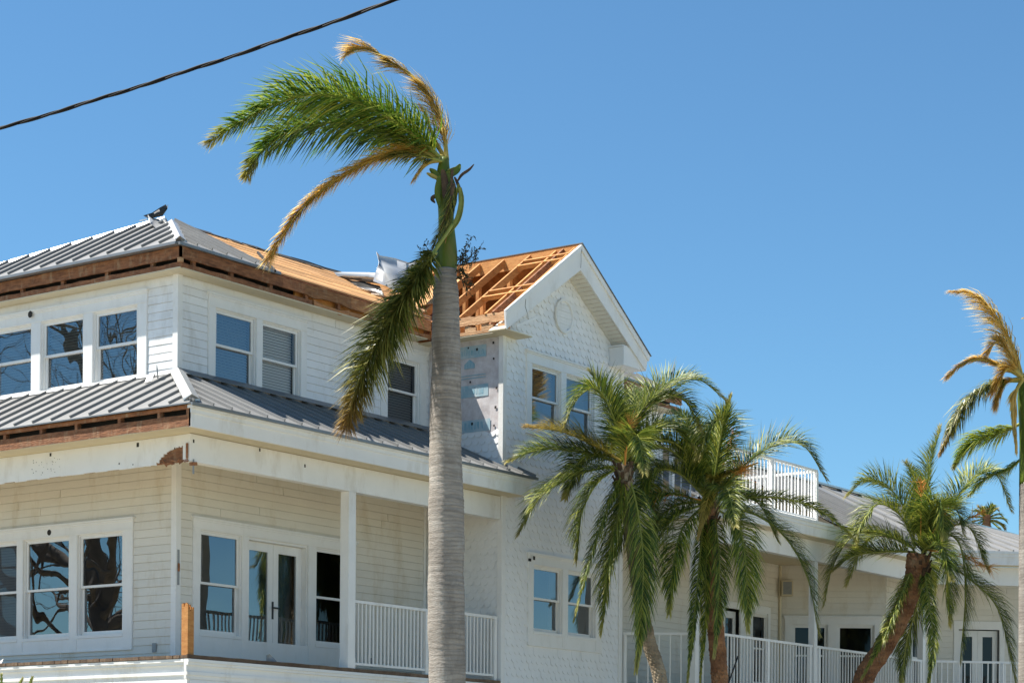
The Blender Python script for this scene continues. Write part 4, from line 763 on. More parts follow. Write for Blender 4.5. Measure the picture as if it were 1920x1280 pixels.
for W, L in ((W2, L2), (W3, L3), (W4, L4)):
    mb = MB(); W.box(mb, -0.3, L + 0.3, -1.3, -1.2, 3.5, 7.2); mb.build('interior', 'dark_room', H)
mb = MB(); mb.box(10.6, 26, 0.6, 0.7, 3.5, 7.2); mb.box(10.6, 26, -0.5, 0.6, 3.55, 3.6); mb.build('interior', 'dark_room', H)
mb = MB(); W1.box(mb, L1 - 0.10, L1 - 0.03, 0.026, 0.07, 3.8, 7.1); mb.build('downspout', 'soffit', H)
# wall speaker and ceiling lamp
p = W2.pt(0.16, 0.03, 6.55); sp = empty('wall_speaker', p, 'cream box speaker on the porch wall beside the inner corner', 'speaker')
mb = MB(); W2.box(mb, 0.02, 0.28, 0.06, 0.24, 6.40, 6.75); mb.build('box', 'soffit', sp); mb = MB(); W2.box(mb, 0.12, 0.18, 0.0, 0.06, 6.5, 6.6); mb.build('bracket', 'grey_plastic', sp)
mb = MB(); W2.box(mb, 0.05, 0.25, 0.241, 0.25, 6.43, 6.72); mb.build('grille', 'grey_plastic', sp)
lp = P(1442, 1040, 45.2); lp.z = 7.12; lo = empty('ceiling_lamp', lp, 'small dark ceiling lamp under the right porch', 'lamp')
mb = MB(); mb.tube([lp, lp + Vector((0, 0, -0.04))], 0.07, 12); mb.tube([lp + Vector((0, 0, -0.04)), lp + Vector((0, 0, -0.12))], 0.015, 8); mb.build('canopy', 'lamp_metal', lo)
mb = MB()
for k in range(3):
    a = 2.1 * k; mb.tube([lp + Vector((0, 0, -0.10)), lp + Vector((0.08 * math.cos(a), 0.08 * math.sin(a), -0.15)), lp + Vector((0.12 * math.cos(a), 0.12 * math.sin(a), -0.09))], 0.012, 6)
    mb.tube([lp + Vector((0.12 * math.cos(a), 0.12 * math.sin(a), -0.12)), lp + Vector((0.12 * math.cos(a), 0.12 * math.sin(a), -0.03))], [0.03, 0.04], 8)
mb.build('arms', 'lamp_metal', lo)
# balcony over the wing porch
mb = MB(); mb.add([(P0.x, 0, 7.47), P0 + Vector((0, -.3, 7.47)), P1 + Vector((0, -.3, 7.47)), P2 + Vector((0, -.3, 7.47)), (15.55, 0, 7.47)], [(0, 1, 2, 3, 4)]); mb.build('balcony_floor', 'paint', H)
railing(P1 + Vector((0.1, 0, 0)), P2 + Vector((-0.05, 0, 0)), 7.58, 8.62, 26, posts=(0.01, 0.48, 0.99)); railing(P2 + Vector((-0.05, 0.05, 0)), (15.5, -0.2, 0), 7.58, 8.62, 20, posts=(0.98,)); railing(P0 + Vector((0.05, 0.1, 0)), P1 + Vector((0, 0, 0)), 7.58, 8.62, 11, posts=(0.5,))
# wing roof
WRF = empty('wing_roof', (20, -2, 7.47)); WRF.parent = H; WRF.location = Vector((20, -2, 7.47)) - ORG[H.name]
yE, zE, yRg, zRg = -3.78, 7.475, 0.1, 9.42; kw = (zRg - zE) / (yRg - yE)
roof_panels(WRF, (0, yE, zE), (1, 0, 0), (0, 1, kw), 15.62, 21.1, 0.42, lambda x: (0.0, min(yRg - yE, (x - 15.0) * 1.6)))
MB().add([(15.6, yE, zE - .03), (21.1, yE, zE - .03), (30, yRg, zRg - .03), (17, yRg, zRg - .03)], [(0, 1, 2, 3)]).build('under_deck', 'old_wood', WRF)
A = Vector((21.0, -3.72, zE)); B = Vector((24.0, -6.72, zE)); Cc = Vector((34.5, yRg, zRg + 0.02)); D = Vector((21.0, yRg, zRg))
n = 12
for i in range(n):
    a0 = A.lerp(B, i / n); a1 = A.lerp(B, (i + 1) / n); b0 = D.lerp(Cc, i / n); b1 = D.lerp(Cc, (i + 1) / n)
    mb = MB(); mb.add([a0, a1, b1, b0], [(0, 1, 2, 3)]); mb.beam(a0 + Vector((0, 0, .02)), b0 + Vector((0, 0, .02)), 0.03, 0.05); mb.build('roof_panel', 'metal_roof', WRF)
MB().beam((15.8, yRg, zRg + .03), (34.5, yRg, zRg + .05), 0.22, 0.05).build('ridge_cap', 'flashing', WRF)
MB().add([(15.0, yRg, zRg), (34.5, yRg, zRg), (34.5, 5, 7.5), (15.0, 5, 7.5)], [(0, 1, 2, 3)]).build('back_slope', 'metal_roof', WRF)
# low hip roof seen through the balcony rail
roof_panels(WRF, (0, -1.9, 7.9), (1, 0, 0), (0, 1, 0.5), 13.2, 17.0, 0.3, lambda x: (0.0, max(0.0, min(1.9, (17.0 - x) * 0.7))))
mb = MB(); mb.box(13.2, 16.6, -1.88, -1.84, 7.5, 7.92); mb.build('roof_curb', 'paint', WRF)

# ------------------------------------------------------------------ palms
def curve(pts, n):                   # Catmull-Rom through 3-D points, n samples evenly by length
    p = [Vector(q) for q in pts]; p = [p[0] * 2 - p[1]] + p + [p[-1] * 2 - p[-2]]; out = []
    for i in range(1, len(p) - 2):
        for k in range(12):
            t = k / 12; a, b, c, d = p[i - 1], p[i], p[i + 1], p[i + 2]
            out.append(0.5 * ((2 * b) + (c - a) * t + (2 * a - 5 * b + 4 * c - d) * t * t + (3 * b - a - 3 * c + d) * t ** 3))
    out.append(p[-2]); L = [0]
    for a, b in zip(out, out[1:]): L.append(L[-1] + (b - a).length)
    res = []; j = 0
    for k in range(n):
        s = L[-1] * k / (n - 1)
        while j < len(L) - 2 and L[j + 1] < s: j += 1
        f = (s - L[j]) / max(1e-6, L[j + 1] - L[j]); res.append(out[j].lerp(out[j + 1], min(1, f)))
    return res, L[-1]
def frond(parent, pts, name='frond', n=90, length=0.38, width=0.020, fwd=0.75, rise=0.25, droop=0.35, start=0.12, leafm='leaf_date', rachm='rachis_green', rr=0.022, plume=0.0, wind=(0, 0, 0), ybias=0.0, twist=0.0, spread=1.0, label=None, prof=None, clump=0.0):
    S = 60; sp, L = curve(pts, S); org = ORG[parent.name]
    mb = MB(); mb.tube(sp, [rr * (1 - 0.85 * i / (S - 1)) + 0.002 for i in range(S)], 6)
    fr = mb.build(name, rachm, parent, smooth=True, label=label)
    tang = [(sp[min(i + 1, S - 1)] - sp[max(i - 1, 0)]).normalized() for i in range(S)]
    V = []; F = []; C = []; g = Vector((0, 0, -1)); wv = Vector(wind)
    chord = (sp[-1] - sp[0]); sideref = chord.cross(Vector((0, 0, 1)))
    if sideref.length < 0.35: sideref = chord.cross(FW) if abs(chord.normalized().dot(FW)) < 0.9 else chord.cross(R0)
    sideref.normalize()
    dn = max(0.0, -chord.normalized().z - 0.3); fwd = min(1.2, fwd + 0.45 * dn); droop = droop + 0.4 * dn
    if twist: sideref = Matrix.Rotation(twist, 3, chord.normalized()) @ sideref
    frnd = random.uniform(-0.12, 0.12) + ybias
    for i in range(n):
        t = start + (1 - start) * (i + random.uniform(-0.3, 0.3)) / n; t = min(max(t, start), 0.998)
        x = t * (S - 1); k = int(x); f = x - k; p0 = sp[k].lerp(sp[min(k + 1, S - 1)], f); T = tang[k]
        sd = (sideref - T * sideref.dot(T)).normalized(); nu = sd.cross(T).normalized()
        if nu.z < 0 and abs(nu.z) > 0.15 and not twist: pass
        tt = (t - start) / (1 - start)
        pr = prof(tt) if prof else (0.45 + 0.55 * math.sin(math.pi * min(1, tt * 1.15 + 0.12)) ** 0.7) * (1 - 0.55 * max(0, tt - 0.75) / 0.25)
        for s in (-1, 1):
            ln = length * pr * random.uniform(0.68, 1.15); a = fwd + 0.45 * tt + random.uniform(-0.12, 0.12)
            r_ = rise + random.uniform(-0.12, 0.12) + plume * random.uniform(-1, 1)
            d = (sd * s * math.cos(a) * spread + T * math.sin(a) + nu * r_).normalized()
            dr = droop * random.uniform(0.6, 1.4)
            q1 = p0 + d * ln * 0.5; d2 = (d + g * dr + wv * random.uniform(0.6, 1.2)).normalized(); q2 = q1 + d2 * ln * 0.5
            wd = d.cross(nu if abs(d.dot(nu)) < 0.95 else sd).normalized(); wd = (wd + nu * random.uniform(-0.5, 0.5)).normalized() * width * 0.5 * random.uniform(0.8, 1.2)
            b = len(V); V += [p0 - wd * 0.6 - org, p0 + wd * 0.6 - org, q1 - wd - org, q1 + wd - org, q2 - org]
            F += [(b, b + 1, b + 3, b + 2), (b + 2, b + 3, b + 4)]
            c = min(1, max(0, random.random() ** 1.1 + frnd)); C += [(c, t * 0.93), (c, t * 0.93), (c, t * .97), (c, t * .97), (c, min(1, t * 0.97 + 0.05))]
    me = bpy.data.meshes.new('leaflets'); me.from_pydata(V, [], F); me.materials.append(MATS[leafm])
    at = me.color_attributes.new('leaf', 'FLOAT_COLOR', 'POINT')
    at.data.foreach_set('color', np.array([(c[0], c[1], 0, 1) for c in C], dtype=np.float32).ravel())
    o = bpy.data.objects.new('leaflets', me); COL.objects.link(o); o.parent = fr; ORG[o.name] = org; o['kind'] = 'stuff'
    return fr
def px(l, d, dd=None):                 # photo track -> points at depth d (+ per point offset)
    dd = dd or [0] * len(l); return [P(x, y, d + k) for (x, y), k in zip(l, dd)]
def arc(d, k, n): return [k * math.sin(math.pi / 2 * i / (n - 1)) for i in range(n)]

# ---- front royal palm
RD = 33.0; base = P(837, 1290, RD); base.z = 0
T1 = empty('royal_palm', base, 'tall grey trunked royal palm in front of the house with windblown broken crown', 'palm tree')
ctrl = [(837, 505, 20.5), (836.5, 540, 22.5), (836, 600, 25), (836, 700, 28), (836, 800, 30), (836, 900, 32), (836.5, 1000, 33), (837, 1100, 33.8), (837.5, 1200, 34), (838, 1290, 34.5)]
pts = []; rad = []; NR = 330
ys = np.linspace(505, 1290, NR); cx = np.interp(ys, [c[1] for c in ctrl], [c[0] for c in ctrl]); cw = np.interp(ys, [c[1] for c in ctrl], [c[2] for c in ctrl])
ringph = 0; step = 0
for i in range(NR):
    step += (ys[1] - ys[0]); per = 6.5 + 6 * (ys[i] - 505) / 785
    if step > per: step = 0
    bump = 0.35 * (step / per) + random.uniform(-0.25, 0.25) + (1.2 * random.random() if ys[i] < 560 else 0)
    pts.append(P(cx[i] + 0.7 * math.sin(ys[i] * 0.021) + 0.4 * math.sin(ys[i] * 0.057), ys[i], RD)); r0 = (cw[i] + bump + 0.5 * math.sin(ys[i] * 0.033 + 1) + 0.35 * math.sin(ys[i] * 0.081)) * RD / FPX
    ph = random.random() * 6
    rad.append((lambda r0, ph: (lambda k: r0 * (1 + 0.014 * math.sin(k * 0.157 * 2 + r0 * 90) + 0.006 * math.sin(k * 0.157 * 5 + ph * 0.3) + 0.005 * math.sin(k * 2.3 + ph))))(r0, ph))
pts.append(base + Vector((0, 0, 1.2)) + (P(838, 1290, RD) - base) * 0); pts[-1] = Vector((pts[-2].x, pts[-2].y, 0.6)); rad.append(0.32); pts.append(Vector((pts[-2].x, pts[-2].y, 0))); rad.append(0.38)
MB().tube(pts, rad, 40).build('trunk', 'royal_trunk', T1, smooth=True)
prof = [(837, 512, 19.5), (837.5, 495, 20.5), (838, 470, 18), (837.5, 440, 15.5), (836, 400, 14.5), (834, 360, 14.5), (832, 330, 15.5), (832, 312, 13), (834, 296, 8)]
cs, Lc = curve([P(x, y, RD) for x, y, r in prof], 40); rr = np.interp(np.linspace(0, 1, 40), np.linspace(0, 1, len(prof)), [r for *_, r in prof]) * RD / FPX
MB().tube(cs, list(rr), 24).build('crownshaft', 'crownshaft', T1, smooth=True)
# old sheaths and stubs at the crown base
def strap(parent, pts, w, m, name='leaf_sheath', thick=0.012, curl=0.5, label=None):
    sp, L = curve(pts, 16); mb = MB(); rows = []
    for i in range(16):
        t = (sp[min(i + 1, 15)] - sp[max(i - 1, 0)]).normalized(); s = t.cross(FW).normalized(); f = math.sin(math.pi * (0.12 + 0.85 * i / 15)) ** 0.7; ww = w * f / 2
        rows.append([sp[i] - s * ww, sp[i] - FW * curl * ww, sp[i] + s * ww])
    return sheet(name, rows, m, parent, thick=thick, smooth=True, label=label)
strap(T1, px([(832, 335), (845, 325), (857, 318), (863, 308)], RD - 0.12), 0.13, 'crownshaft', label='short green stub pointing right')
strap(T1, px([(826, 340), (816, 325), (806, 316)], RD - 0.1), 0.10, 'crownshaft'); strap(T1, px([(822, 335), (812, 330), (800, 324)], RD - 0.14), 0.06, 'rachis_dry')
strap(T1, px([(858, 340), (866, 328), (880, 318), (889, 308)], RD - 0.1), 0.045, 'husk'); strap(T1, px([(852, 332), (858, 345), (862, 360), (861, 385)], RD - 0.2), 0.05, 'husk')
strap(T1, px([(826, 368), (818, 367), (810, 372), (816, 380)], RD - 0.15), 0.06, 'husk')
strap(T1, px([(843, 345), (850, 365), (856, 370)], RD - 0.22), 0.08, 'husk')
strap(T1, px([(862, 352), (865, 375), (858, 410), (840, 435), (815, 462)], RD - 0.26), 0.085, 'rachis_green', curl=0.9, label='broad green leaf stalk folded down across the crownshaft')
strap(T1, px([(824, 330), (820, 360), (824, 390)], RD - 0.18), 0.09, 'crownshaft'); strap(T1, px([(838, 322), (846, 345), (850, 375), (846, 400)], RD - 0.22), 0.12, 'crownshaft'); strap(T1, px([(830, 318), (834, 345), (832, 372)], RD - 0.25), 0.10, 'husk')
strap(T1, px([(860, 345), (850, 380), (838, 410), (835, 425)], RD - 0.24), 0.05, 'rachis_green')
blow = R0 * -0.8
royal = dict(n=620, length=0.98, width=0.024, leafm='leaf_royal', rr=0.035, plume=0.75, fwd=0.55, rise=0.15, droop=0.45, start=0.06)
frond(T1, px([(832, 302), (775, 252), (690, 200), (600, 178), (515, 195), (440, 236), (392, 268)], RD, arc(0, -0.9, 7)), wind=blow * 0.45, **royal, label='long green frond blown flat to the left, upper of the pair')
frond(T1, px([(832, 304), (775, 270), (700, 240), (620, 230), (545, 246), (490, 285), (462, 330)], RD, arc(0, 0.5, 7)), wind=blow * 0.35, **royal, label='long green frond blown to the left, lower of the pair')
frond(T1, px([(832, 304), (790, 262), (720, 212), (640, 190), (560, 205)], RD, arc(0, -0.3, 5)), wind=blow * 0.3, **{**royal, 'n': 170, 'length': 0.55})
dry = dict(leafm='leaf_dry', rachm='rachis_dry', rr=0.038, width=0.018)
tight = lambda t: 0.9 - 0.3 * t
frond(T1, px([(832, 296), (770, 284), (705, 298), (640, 332), (580, 377), (537, 430), (506, 483)], RD, arc(0, -0.5, 7)), n=800, length=0.48, fwd=1.02, rise=0.0, droop=0.2, spread=0.7, plume=0.5, start=0.05, prof=tight, **dry, label='dry yellow frond hanging down to the left')
frond(T1, px([(838, 300), (830, 240), (806, 185), (775, 145), (735, 118), (695, 93), (668, 92), (648, 104)], RD, arc(0, 0.4, 8)), n=520, length=0.62, fwd=1.0, rise=-0.1, droop=0.25, spread=0.6, plume=0.4, wind=blow * 0.5, start=0.06, prof=lambda t: (1.0 if t < 0.33 else 0.75 * abs(math.sin(t * 13)) ** 1.5 + 0.12), **dry, label='dry yellow frond rising and bent over at the top')
frond(T1, px([(836, 300), (815, 262), (798, 215), (790, 205)], RD + 0.2), n=70, length=0.35, fwd=1.2, rise=0, droop=0.2, spread=0.5, plume=0.3, wind=blow * 0.7, prof=tight, **dry)
frond(T1, px([(826, 300), (805, 305), (790, 318), (778, 335)], RD - 0.1), n=60, length=0.28, fwd=1.2, rise=0, droop=0.3, spread=0.6, plume=0.3, prof=tight, **dry)
frond(T1, px([(830, 302), (790, 292), (750, 290), (715, 300)], RD - 0.25), n=80, length=0.33, fwd=0.9, rise=0.0, droop=0.6, plume=0.4, leafm='leaf_hanging', rachm='rachis_green', wind=blow * 0.3)
hang = dict(leafm='leaf_hanging', rachm='rachis_green', width=0.021, rr=0.03)
frond(T1, px([(848, 420), (822, 460), (795, 500), (762, 552), (722, 618), (690, 680), (665, 745), (650, 800)], RD - 0.3, arc(0, -0.5, 8)), n=1000, length=0.72, fwd=0.30, rise=0.0, droop=0.15, plume=0.9, spread=0.9, start=0.16, prof=lambda t: 0.55 + 0.55 * math.sin(math.pi * min(1, t * 1.1)) - 0.25 * max(0, t - .6), **hang, label='broken frond hanging down from the crownshaft to the porch roof')
frond(T1, px([(852, 345), (842, 385), (826, 430), (800, 490)], RD - 0.38), n=170, length=0.30, fwd=0.7, rise=0.0, droop=0.5, plume=0.5, wind=blow * 0.8, leafm='leaf_hanging', rachm='husk', width=0.012)
frond(T1, px([(818, 472), (792, 512), (765, 562), (728, 640), (700, 700)], RD - 0.45), n=420, length=0.6, fwd=0.35, droop=0.2, plume=0.9, start=0.1, **hang)
frond(T1, px([(848, 318), (846, 360), (842, 400), (836, 450)], RD - 0.32), n=220, length=0.30, fwd=0.8, droop=0.5, plume=0.5, leafm='leaf_hanging', rachm='husk', width=0.012, wind=blow * 0.4)
def twig_spray(parent, root, tips, m, name='flower_stalk', n=26, ln=0.16, r=0.008, leafm='leaf_hanging', sz=0.025):
    mb = MB(); V = MB()
    for tp in tips:
        sp, L = curve([root, root.lerp(tp, 0.5) + Vector((random.uniform(-.05, .05), random.uniform(-.05, .05), random.uniform(-.03, .06))), tp], 20); mb.tube(sp, [r * (1 - .7 * i / 19) for i in range(20)], 5)
        for k in range(n):
            p = sp[random.randint(3, 19)]; d = Vector((random.gauss(0, 1), random.gauss(0, 1), random.gauss(0, 1))).normalized() * ln * random.random()
            mb.tube([p, p + d * 0.6, p + d + Vector((0, 0, -0.02))], 0.0035, 3, cap=False)
            for j in range(4):
                c = p + d * random.uniform(0.3, 1.05); a = Vector((random.gauss(0, 1), random.gauss(0, 1), random.gauss(0, 1))).normalized() * sz * random.uniform(.5, 1); b = a.cross(Vector((random.gauss(0, 1), 1, 0.3))).normalized() * sz * 0.4
                V.add([c - a, c + b, c + a, c - b], [(0, 1, 2, 3)])
    st = mb.build(name, m, parent); lv = V.build('buds', leafm, st, kind='stuff'); return st
twig_spray(T1, P(862, 498, RD), [P(888, 442, RD + .1), P(902, 462, RD + .1), P(895, 478, RD), P(876, 465, RD)], 'husk')
twig_spray(T1, P(862, 500, RD - .1), [P(874, 545, RD - .2), P(884, 530, RD - .2), P(869, 530, RD - .25)], 'husk')
twig_spray(T1, P(812, 490, RD - .1), [P(795, 455, RD), P(788, 470, RD - .1)], 'husk', n=18)

# ---- date palms
def date_trunk(parent, l, d, w, m, seg=150, sides=26, knob=0.26):
    pp = [P(x, y, d) for x, y in l]; foot = pp[-1].copy(); dirn = (pp[-1] - pp[-2]); foot = pp[-1] + dirn * 0.5; end = Vector((foot.x, foot.y, 0)); e2 = pp[-1].lerp(end, .5)
    sp, L = curve(pp + [e2, end], seg); r0 = w * d / FPX / 2; rad = []
    for i in range(seg):
        ph = i * 0.93
        rad.append((lambda i: (lambda k: r0 * (1 + knob * (abs(((k / sides * 9 + i * 0.21) % 1) - 0.5) + abs(((i * 0.33 + (k / sides * 9)) % 1) - 0.5) - 0.5) + random.uniform(-0.03, 0.03)) * (1.0 if i > 6 else 1.12)))(i))
    return MB().tube(sp, rad, sides).build('trunk', m, parent, smooth=False)
def boots(parent, c, r, n, d, m='husk'):          # old leaf bases round the top of the trunk
    mb = MB()
    for k in range(n):
        a = 2.4 * k; z = -0.45 * k / n; o = Vector((math.cos(a), math.sin(a), 0)); b = c + o * r * 0.8 + Vector((0, 0, z)); t = b + o * 0.09 + Vector((0, 0, 0.16))
        mb.beam(b, t, 0.07, 0.03, up=o)
    return mb.build('leaf_base', m, parent)
def orange_bunch(parent, root, tip, n=46, ln=0.30):
    sp, L = curve([root, root.lerp(tip, 0.55) + Vector((0, 0, 0.05)), tip], 14); mb = MB(); mb.tube(sp, [0.014 * (1 - .5 * i / 13) for i in range(14)], 6)
    d0_ = (sp[-1] - sp[-4]).normalized()
    for k in range(n):
        d = (d0_ * 0.8 + Vector((random.gauss(0, .6), random.gauss(0, .6), random.gauss(0, .6)))).normalized() * ln * random.uniform(.5, 1)
        p = sp[random.randint(10, 13)]; mb.tube([p, p + d * .5, p + d + Vector((0, 0, -.02))], [0.005, 0.004, 0.002], 4, cap=False)
    return mb.build('flower_stalk', 'orange_stalk', parent)
def date_palm(label, trunk, d, w, tm, fronds, crown, extra=0, bunches=()):
    bp = P(*trunk[-1], d); t = empty('date_palm', (bp.x, bp.y, 0), label, 'palm tree', 'date palms in front of the right porch')
    date_trunk(t, trunk, d, w, tm); c = P(*crown, d); boots(t, c, w * d / FPX / 2, 22, d)
    for f in fronds:
        l, k = f[0], f[1]; o = dict(n=290, length=0.73, width=0.0145, fwd=0.58, rise=0.28, droop=0.38, start=0.08, plume=0.30, twist=random.uniform(-0.5, 0.5)); o.update(f[2] if len(f) > 2 else {})
        frond(t, px(l, d, arc(0, k, len(l))), **o)
    for k in range(extra):           # fronds round the far side and towards us
        a = 2.399 * k + 0.5; el = random.uniform(0.1, 1.0); ln = random.uniform(1.3, 1.9); o = FW * math.cos(a) + R0 * math.sin(a) * 0.8
        pts = [c, c + (o * 0.5 + U0 * math.sin(el) * 0.7) * ln * 0.5, c + (o * 0.9 + U0 * (math.sin(el) * 0.75 - 0.15)) * ln * 0.85, c + (o * 1.05 + U0 * (math.sin(el) * 0.5 - 0.55)) * ln * 1.05]
        frond(t, pts, n=270, length=0.62, width=0.0145, fwd=0.58, rise=0.28, droop=0.38, start=0.08, plume=0.3, twist=random.uniform(-.5, .5))
    for r, tp, k in bunches: orange_bunch(t, P(*r, d + k), P(*tp, d + k * 1.5))
    return t
Yl = dict(leafm='leaf_date_yellow', rachm='rachis_dry')
date_palm('date palm with grey leaning trunk nearest the white gable', [(1168, 872), (1176, 940), (1188, 1030), (1200, 1120), (1216, 1200), (1240, 1290)], 38.4, 26, 'date_trunk_grey', [
    ([(1168, 862), (1158, 790), (1135, 735), (1104, 696)], 0.3), ([(1168, 862), (1150, 780), (1118, 728), (1080, 750), (1058, 800)], -0.5, dict(droop=0.5)),
    ([(1165, 864), (1110, 832), (1050, 808), (985, 800)], -0.3, Yl), ([(1165, 868), (1090, 848), (1015, 842), (952, 866)], -0.1),
    ([(1165, 872), (1085, 888), (1015, 930), (972, 1002)], -0.4), ([(1165, 872), (1120, 905), (1090, 965), (1082, 1050)], -0.7, dict(droop=0.5)),
    ([(1172, 876), (1140, 950), (1108, 1045), (1076, 1165)], -0.9, dict(droop=0.5, length=0.34)), ([(1174, 880), (1160, 960), (1142, 1060), (1128, 1185)], -0.6, dict(droop=0.5)),
    ([(1176, 880), (1196, 960), (1206, 1060), (1200, 1180), (1192, 1255)], -0.5, dict(droop=0.5)), ([(1172, 862), (1190, 790), (1230, 745), (1285, 750), (1312, 805)], 0.4),
    ([(1172, 862), (1200, 775), (1250, 722), (1310, 712), (1362, 752)], 0.8), ([(1172, 866), (1205, 820), (1255, 800), (1300, 840)], 0.2),
    ([(1170, 862), (1170, 800), (1190, 745), (1225, 740)], 0.9)], (1168, 878), 3, [((1172, 872), (1180, 795), -0.3), ((1172, 872), (1172, 810), -0.2)])
date_palm('date palm with straight reddish trunk in the middle of the three', [(1330, 938), (1328, 1000), (1333, 1080), (1341, 1170), (1350, 1290)], 39.6, 31, 'date_trunk', [
    ([(1334, 925), (1343, 860), (1356, 800), (1370, 746)], 0.2, dict(fwd=0.95, spread=0.6)), ([(1336, 926), (1346, 850), (1354, 790), (1330, 800), (1310, 860)], -0.5, dict(droop=0.5)),
    ([(1338, 926), (1395, 872), (1450, 836), (1505, 834), (1550, 900)], 0.2), ([(1340, 938), (1400, 932), (1470, 934), (1540, 958), (1608, 1016)], -0.1, dict(length=0.34)),
    ([(1342, 948), (1418, 965), (1475, 1010), (1515, 1085), (1535, 1190)], -0.6), ([(1340, 952), (1382, 982), (1398, 1055), (1402, 1180)], -0.9, dict(droop=0.45)),
    ([(1322, 928), (1286, 848), (1236, 824), (1188, 850), (1162, 930), (1150, 1005)], -1.1, dict(length=0.82)), ([(1320, 944), (1262, 972), (1222, 1040), (1206, 1160)], -1.3, dict(droop=0.5)), ([(1320, 946), (1280, 990), (1262, 1060), (1255, 1150)], -1.4, dict(droop=0.5)),
    ([(1318, 940), (1250, 925), (1190, 955), (1150, 1040), (1135, 1120)], -1.0, dict(length=0.66)), ([(1336, 950), (1348, 1040), (1346, 1140), (1338, 1230)], -1.2, dict(length=0.5, droop=0.5)),
    ([(1322, 930), (1280, 862), (1230, 838), (1190, 880), (1158, 1010)], -0.5), ([(1322, 932), (1272, 886), (1226, 884), (1196, 940), (1178, 1030)], -0.9, dict(droop=0.45)),
    ([(1320, 940), (1262, 950), (1220, 1000), (1190, 1110)], -0.6, dict(droop=0.45)), ([(1322, 950), (1312, 1050), (1302, 1150), (1288, 1290)], -1.0, dict(droop=0.4, length=0.33)),
    ([(1330, 950), (1324, 1060), (1322, 1160), (1312, 1290)], -0.6, dict(droop=0.4, length=0.3)), ([(1326, 926), (1308, 850), (1290, 790), (1262, 770)], 0.5),
    ([(1332, 930), (1345, 900), (1390, 880), (1420, 868)], -0.8, {**Yl, 'length': 0.25}), ([(1330, 934), (1338, 900), (1320, 960), (1308, 1010)], -0.9, {**Yl, 'length': 0.28}),
    ([(1318, 946), (1258, 968), (1215, 1030), (1205, 1140), (1198, 1200)], -0.3, dict(droop=0.5)), ([(1322, 928), (1290, 830), (1250, 800), (1200, 850)], 0.1)], (1330, 945), 4,
    [((1336, 935), (1375, 815), 0.3), ((1325, 940), (1236, 928), -0.2), ((1338, 930), (1395, 880), -0.5)])
date_palm('date palm with thick red brown trunk leaning right, rightmost of the three', [(1722, 1040), (1714, 1085), (1690, 1150), (1655, 1215), (1615, 1290)], 45.0, 37, 'date_trunk', [
    ([(1728, 1022), (1734, 940), (1745, 870), (1764, 800)], 0.2, dict(spread=0.7)), ([(1732, 1022), (1778, 955), (1828, 893), (1868, 890), (1896, 958)], 0.3),
    ([(1716, 1022), (1704, 965), (1664, 912), (1622, 900), (1588, 930)], 0.2), ([(1716, 1024), (1690, 968), (1645, 945), (1612, 990), (1606, 1020)], -0.5),
    ([(1714, 1028), (1655, 1000), (1602, 1002), (1562, 1060), (1545, 1135)], -0.2), ([(1716, 1034), (1660, 1034), (1600, 1042), (1562, 1070)], -0.4),
    ([(1738, 1024), (1768, 1000), (1800, 1022), (1810, 1110), (1800, 1240)], -0.5, dict(droop=0.45)), ([(1738, 1030), (1764, 1015), (1776, 1080), (1780, 1170)], -0.9, dict(droop=0.45)),
    ([(1742, 1036), (1818, 1085), (1868, 1135), (1890, 1210), (1906, 1290)], -0.3), ([(1730, 1050), (1742, 1130), (1750, 1210), (1738, 1300)], -0.9, dict(droop=0.4, length=0.42)),
    ([(1714, 1058), (1684, 1130), (1655, 1200), (1616, 1272)], -1.1, dict(droop=0.35, length=0.42)), ([(1734, 1022), (1758, 958), (1792, 955), (1806, 1000)], -0.3),
    ([(1728, 1050), (1720, 1130), (1700, 1200), (1690, 1290)], 0.8, dict(droop=0.4)), ([(1728, 1022), (1745, 960), (1765, 950), (1770, 1010)], -0.9, dict(droop=0.5)),
    ([(1722, 1022), (1725, 950), (1712, 890), (1698, 868)], 0.7)], (1724, 1045), 4,
    [((1726, 1020), (1728, 905), -0.3), ((1740, 1020), (1840, 960), 0.1), ((1740, 1030), (1822, 1046), -0.2), ((1736, 1030), (1853, 1062), 0.2), ((1735, 1022), (1772, 968), -0.4)])

# ---- royal palm at the right edge
D2 = 43.0; b2 = P(1934, 1290, D2); b2.z = 0
T2 = empty('royal_palm', b2, 'royal palm with dry drooping crown cut by the right picture edge', 'palm tree')
pts = []; rad = []
for i in range(150):
    y = 905 + (1290 - 905) * i / 149; pts.append(P(1931, y, D2)); rad.append((19.5 + 1.5 * i / 149 + 0.5 * ((i * 0.37) % 1)) * D2 / FPX)
pts.append(Vector((pts[-1].x, pts[-1].y, 0))); rad.append(0.28); MB().tube(pts, rad, 28).build('trunk', 'royal_trunk', T2, smooth=True)
prof = [(1930, 908, 19), (1929, 880, 17), (1926, 830, 14), (1922, 780, 12), (1920, 730, 13), (1919, 705, 8)]
cs, _ = curve([P(x, y, D2) for x, y, r in prof], 30); rr = np.interp(np.linspace(0, 1, 30), np.linspace(0, 1, len(prof)), [r for *_, r in prof]) * D2 / FPX; MB().tube(cs, list(rr), 20).build('crownshaft', 'crownshaft', T2, smooth=True)
frond(T2, px([(1918, 712), (1900, 652), (1862, 585), (1822, 550), (1782, 545)], D2, arc(0, -.4, 5)), n=300, length=0.72, fwd=0.75, rise=-0.2, droop=0.5, spread=0.6, plume=0.3, wind=blow * 0.5, **dry)
frond(T2, px([(1918, 708), (1880, 688), (1838, 674), (1805, 682), (1778, 704)], D2, arc(0, -.6, 5)), n=420, length=0.36, fwd=1.15, rise=0, droop=0.25, spread=0.5, plume=0.4, prof=tight, **dry)
